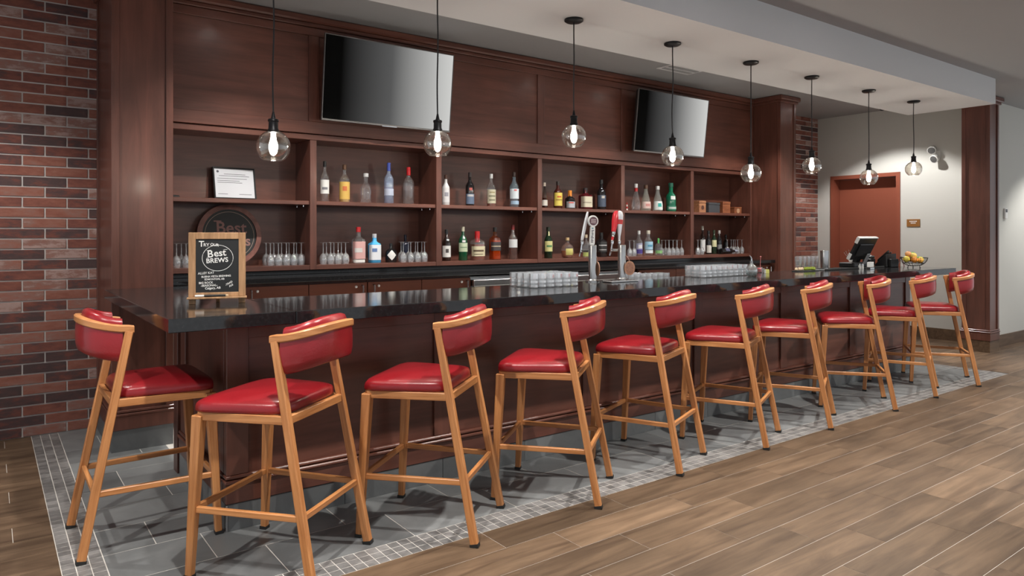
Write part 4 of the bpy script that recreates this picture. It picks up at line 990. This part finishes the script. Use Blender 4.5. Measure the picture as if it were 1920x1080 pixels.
yb = thing('yellow_box', 'little pale yellow packet standing on the bar top beside the cherry jar', 'box', p, radians(-30))
box('packet', colmat((.52, .50, .14), .5), -.018, .018, -.012, .012, 0, .036, yb, .001); box('edge_strip', 'white', -.0185, -.0155, -.0125, .0125, .001, .035, yb)
p = on(1431, 512, ZC)
st_ = thing('shot_glass', 'tiny clear shot glass left of the yellow packet', 'glass', p)
MB().lathe([(0, 0), (.010, 0), (.013, .045), (.011, .045), (.009, .008), (0, .008)], 14).build('glass_body', 'glass', st_, smooth=True)
# tall glasses, lime tray, shaker near the far end
hbm = MB().lathe([(0, 0), (.026, 0), (.028, .004), (.035, .135), (.0325, .135), (.026, .014), (0, .012)], 18).mesh('beer_glass', 'glass', smooth=True, angle=60)
for k, u in enumerate((1497, 1505, 1513, 1521, 1528)):
    tag(link('beer_glass', hbm, None, (atY(u, 3.955), 3.955, ZC+.0005)), ORD[k]+' from left, tall clear glass in the row left of the steel shaker', 'glass', 'tall glasses left of the shaker')
lt = thing('garnish_tray', 'low dark tray of cut limes and lemon on the bar top before the tall glasses', 'tray', (atY(1511, 3.83), 3.83, ZC))
box('tray', 'black', -.17, .17, -.045, .045, 0, .008, lt, .002)
for sx, c in ((-.11, (.55, .42, .30)), (-.06, (.62, .52, .34))): pass
random.seed(5)
LX, LY = lt.location.x, lt.location.y
def slice_(x, y, col, lab, cat, g):
    t = thing('citrus_wedge', lab, cat, (LX+x, LY+y, ZC+.008), random.uniform(0, 6), group=g)
    L = [[(.022*cos(a)*s, .022*sin(a)*s*.7, z) for a in [2*pi*k/12 for k in range(12)]] for s, z in ((.6, 0), (1, .008), (.95, .018), (.4, .028))]
    MB().loops(L).build('peel', colmat(col, .4), t, smooth=True); 
    MB().loops([[(.016*cos(2*pi*k/12), .011*sin(2*pi*k/12), z) for k in range(12)] for z in (.024, .0295)]).build('flesh', colmat([min(1, c*1.6) for c in col], .4), t)
for k in range(5): slice_(.0+.035*k, random.uniform(-.02, .02), (.22, .28, .02), ORD[k]+' from left, yellow-green lime wedge on the garnish tray', 'lime', 'lime wedges on the garnish tray')
for k in range(3): slice_(-.135+.04*k, random.uniform(-.01, .02), (.55, .42, .28), ORD[k]+' from left, pale lemon wedge at the left of the garnish tray', 'lemon', 'lemon wedges on the garnish tray')
p = Vector((atY(1546, 3.95), 3.95, ZC))
sk = thing('cocktail_shaker', 'tall brushed steel shaker standing right of the tall glasses', 'shaker', p)
MB().lathe([(0, 0), (.036, 0), (.038, .01), (.042, .185), (.041, .19), (.0, .188)], 24).build('body', 'steel', sk, smooth=True)
MB().lathe([(.0425, .182), (.0435, .186), (.0425, .190)], 24).build('rim', 'chrome', sk, smooth=True)
MB().lathe([(.037, .006), (.0385, .008), (.038, .012)], 24).build('foot_ring', 'chrome', sk, smooth=True)
bm_ = thing('bar_mat', 'long black rubber service mat under the till at the bar top edge', 'mat', (7.30, 3.86, ZC))
box('mat', 'black', -.68, .50, -.09, .11, 0, .008, bm_, .003); box('mat_lip', 'rubber', -.68, .50, -.10, -.09, 0, .016, bm_, .003)
for k in range(8): box('mat_rib', 'rubber', -.62+.14*k, -.56+.14*k, -.08, .10, .008, .0105, bm_)
# till
tl = thing('till_terminal', 'black touchscreen till seen from behind, screen tilted towards the staff', 'till', (atY(1607, 3.86), 3.88, ZC+.0115))
box('base', 'black', -.15, .17, -.07, .1, 0, .05, tl, .008)
memb('arm', (.05, .02, .05), (.02, -.055, .17), (.07, .05), (.06, .03), 'black', tl, (1, 0, 0), .004)
sc = Matrix.Translation((-.02, -.03, .085)) @ Matrix.Rotation(radians(27), 4, 'X')
o = box('screen_housing', 'black', -.19, .19, -.018, .014, 0, .25, tl, .006); o.matrix_basis = sc @ o.matrix_basis
o = box('rear_cover', colmat((.02, .02, .022), .3), -.13, .13, -.034, -.018, .05, .19, tl, .006); o.matrix_basis = sc @ o.matrix_basis
o = box('top_edge', 'white', -.192, .192, -.020, .016, .25, .262, tl, .003); o.matrix_basis = sc @ o.matrix_basis
for z0, z1 in ((.0, .07), (.19, .25)):
    o = box('side_edge', colmat((.5, .5, .5), .3), -.196, -.190, -.020, .016, z0, z1, tl, .002); o.matrix_basis = sc @ o.matrix_basis
o = box('support_plate', colmat((.25, .25, .26), .3), .045, .105, -.06, -.05, -.03, .09, tl, .003); o.matrix_basis = sc @ o.matrix_basis
prn = thing('receipt_printer', 'squat black receipt printer between till and telephone', 'printer', (atY(1629, 3.93), 3.93, ZC+.0115))
box('body', 'black', -.05, .05, -.05, .05, 0, .085, prn, .01); box('lid', colmat((.05, .06, .06), .3), -.047, .047, -.047, .047, .086, .112, prn, .01); box('paper_slot', 'white', -.04, .04, -.012, .012, .112, .116, prn)
# telephone
ph = thing('telephone', 'black desk telephone with handset tilted up beside the till', 'telephone', (atY(1663, 3.80), 3.80, ZC+.0006), radians(-12))
Lp = [[(-.08, -.06, 0), (.08, -.06, 0), (.08, .09, 0), (-.08, .09, 0)], [(-.08, -.055, .15), (.08, -.055, .15), (.08, .09, .03), (-.08, .09, .03)]]
MB().loops(Lp).build('body', 'black', ph, bev=.008)
MB().loops([[(-.075+.02, -.05+y, .155-y*.8), (-.02, -.05+y, .155-y*.8), (-.02, -.05+y, .185-y*.8), (-.075+.02, -.05+y, .185-y*.8)] for y in (0, .13)]).build('handset', 'black', ph, bev=.008)
MB().tube([(.0, -.052, .162), (.0, .06, .07)], .008, 8).build('chrome_strip', 'chrome', ph, smooth=True)
box('back_stand', 'black', -.06, .06, -.10, -.06, 0, .09, ph, .006)
box('keypad', colmat((.04, .04, .045), .4), .012, .07, .0, .05, .095, .1, ph); ph.children[-1].rotation_euler = (radians(-39), 0, 0)
# sprig holder, jars, caddy, red menu
p = on(1595.5, 500.5, ZC)
sv = thing('stirrer_vase', 'small bright glass holding a spray of chrome stirrers in front of the till', 'vase', p)
MB().lathe([(0, 0), (.020, 0), (.016, .02), (.012, .035), (.028, .085), (.026, .085), (.008, .035), (0, .03)], 16).build('glass_body', colmat((.72, .72, .72), .15), sv, smooth=True)
for k in range(9):
    a = 2.4*k; r = .05+.02*(k % 3); MB().tube([(0, 0, .04), (r*.4*cos(a), r*.4*sin(a), .10), (r*cos(a), r*sin(a), .14+.012*(k % 4))], .0025, 6).lathe([(0, .14+.012*(k % 4)), (.006, .145+.012*(k % 4)), (0, .152+.012*(k % 4))], 8, r*cos(a), r*sin(a)).build('stirrer', 'chrome', sv, smooth=True)
for k, (u, lab) in enumerate(((1611.5, 'small steel-topped glass shaker left of the pair in front of the till'), (1617, 'small steel-topped glass shaker right of the pair in front of the till'))):
    p = on(u, 504, ZC); j = thing('salt_shaker', lab, 'shaker', p, group='pair of table shakers')
    MB().lathe([(0, 0), (.014, 0), (.015, .004), (.012, .038), (0, .038)], 14).build('glass_body', colmat((.55, .55, .54), .2), j, smooth=True); MB().lathe([(.0135, .0385), (.0135, .05), (.008, .056), (0, .057)], 14).build('steel_top', 'chrome', j, smooth=True)
p = on(1632, 505, ZC)
cd_ = thing('sachet_caddy', 'small chrome caddy holding white sachets in front of the receipt printer', 'caddy', p)
box('tray', 'chrome', -.04, .04, -.022, .022, 0, .022, cd_, .003)
for k in range(6): box('sachet', 'white', -.034+.012*k, -.026+.012*k, -.018, .018, .024, .07+.006*(k % 2), cd_)
p = on(1690, 499.3, ZC)
mn = thing('menu_card', 'small dark red folded card behind the bar top between telephone and fruit bowl', 'card', p, radians(20))
MB().add([(-.05, -.03, 0), (.05, -.03, 0), (.05, 0, .11), (-.05, 0, .11), (-.05, -.027, 0), (.05, -.027, 0), (.05, .002, .108), (-.05, .002, .108)], [(0, 1, 2, 3), (4, 7, 6, 5), (0, 4, 5, 1), (1, 5, 6, 2), (2, 6, 7, 3), (3, 7, 4, 0)]).build('front_leaf', colmat((.12, .02, .025), .4), mn)
MB().add([(-.05, .04, 0), (.05, .04, 0), (.05, .003, .11), (-.05, .003, .11), (-.05, .037, 0), (.05, .037, 0), (.05, .0, .108), (-.05, .0, .108)], [(0, 1, 2, 3), (4, 7, 6, 5), (0, 4, 5, 1), (1, 5, 6, 2), (2, 6, 7, 3), (3, 7, 4, 0)]).build('rear_leaf', colmat((.12, .02, .025), .4), mn)
# fruit bowl
p = on(1713, 502, ZC)
fb = thing('wire_bowl', 'black wire bowl with small ball feet near the far end of the bar top', 'bowl', p)
bp_ = [(.045, .022), (.075, .030), (.105, .050), (.125, .078), (.134, .108)]
w2 = MB()
for k in range(20):
    a = 2*pi*k/20; w2.tube([(r*cos(a), r*sin(a), z) for r, z in bp_], .0018, 5)
w2.build('wire_ribs', 'blackmetal', fb)
for r, z in (bp_[0], bp_[2], bp_[4]): MB().tube([(r*cos(2*pi*k/40), r*sin(2*pi*k/40), z) for k in range(41)], .0026, 6).build('wire_hoop', 'blackmetal', fb)
for k in range(3):
    a = 2*pi*k/3+.5; MB().tube([(.06*cos(a), .06*sin(a), .026), (.066*cos(a), .066*sin(a), .006)], .003, 6).lathe([(0, 0), (.006, .003), (.006, .008), (0, .012)], 10, .066*cos(a), .066*sin(a)).build('ball_foot', 'blackmetal', fb)
def fruit(dx, dy, dz, r, col, lab, nm, el=1):
    t = thing(nm, lab, nm, (p.x+dx*.9, p.y+dy*.9, ZC+dz+.011), group='fruit in the wire bowl')
    MB().lathe([(0, -r*el*.96), (r*.3, -r*el*.94), (r*.62, -r*el*.78), (r*.9, -r*el*.4), (r, 0), (r*.92, r*el*.4), (r*.66, r*el*.76), (r*.3, r*el*.92), (0, r*el*.86)], 20).build('skin', plain('skin_'+lab[:12].replace(' ', '_'), col, .4, var=.25, vscale=14), t, smooth=True, angle=80)
    MB().tube([(0, 0, r*el*.84), (.002, 0, r*el*1.02)], .0022, 6).build('stem', colmat((.08, .05, .02), .7), t)
ORG, YEL, GRN = (.68, .24, .03), (.62, .50, .06), (.16, .34, .03)
fruit(-.066, -.04, .076, .034, ORG, 'orange at the front left of the wire bowl', 'orange')
fruit(-.005, -.075, .070, .031, (.62, .30, .04), 'orange at the front of the wire bowl, left of the lemon', 'orange')
fruit(.050, -.060, .074, .028, YEL, 'yellow pear at the front middle of the wire bowl', 'pear', 1.25)
fruit(.085, -.02, .076, .033, GRN, 'green apple at the front right of the wire bowl', 'apple')
fruit(.06, .06, .085, .036, (.66, .26, .08), 'reddish orange at the right of the wire bowl', 'orange')
fruit(-.06, .055, .080, .035, YEL, 'yellow apple at the back left of the wire bowl', 'apple')
fruit(0, .0, .118, .033, (.60, .44, .10), 'yellow-orange apple on top of the fruit pile', 'apple')
fruit(.04, .03, .128, .030, GRN, 'green apple on top of the fruit pile', 'apple')
fruit(-.015, .055, .135, .032, (.62, .30, .12), 'peach-coloured apple highest at the back of the pile', 'apple')

# ================================================================== ON THE FAR WALLS
em = thing('emergency_light', 'white twin-head emergency light on the grey wall right of the door', 'light', (XF, XF/(rr(1757)[0]/rr(1757)[1]), HC+(XF/rr(1757)[0])*(HOR-290)/FPX))
box('back_box', 'white', -.025, -.001, -.05, .05, -.05, .05, em, .004)
for s, dz in ((.6, .06), (-.6, -.06)):
    L = Vector((-.11, .03*s, dz)); 
    MB().tube([(-.02, 0, 0), (-.08, .03*s, dz*.6)], .014, 10).build('arm', 'white', em, smooth=True)
    o = MB().lathe([(0, -.05), (.03, -.048), (.046, -.03), (.055, .03), (.05, .034), (0, .03)], 18).build('lamp_head', 'white', em, smooth=True)
    o.matrix_basis = Matrix.Translation(L) @ Matrix.Rotation(radians(-115), 4, 'Y') @ Matrix.Rotation(radians(15*s), 4, 'X')
    MB().lathe([(0, .0305), (.048, .0305), (.045, .036), (0, .042)], 18).build('lamp_lens', colmat((.12, .12, .12), .2), o, smooth=True)
r1 = rr(1713); sy = XF*r1[1]/r1[0]
ps = thing('door_sign', 'small brown wall sign with two lines of white lettering beside the door', 'sign', (XF-.001, sy, HC+(XF/r1[0])*(HOR-418)/FPX))
box('plate', colmat((.28, .12, .03), .45), -.012, .0, -.088, .088, -.052, .052, ps, .002)
for z, n in ((.022, 6), (-.002, 4)):
    for k in range(n): box('lettering', 'white', -.0135, -.012, (k-n/2)*.017+.003, (k-n/2)*.017+.014, z-.008, z+.008, ps)
th = thing('thermostat', 'small white thermostat on the grey wall at the right picture edge', 'thermostat', (10.50, 3.55, 1.70))
box('case', 'white', -.04, .04, -.025, -.001, -.07, .06, th, .004); box('display', 'black', -.028, .028, -.0265, -.025, .01, .05, th)
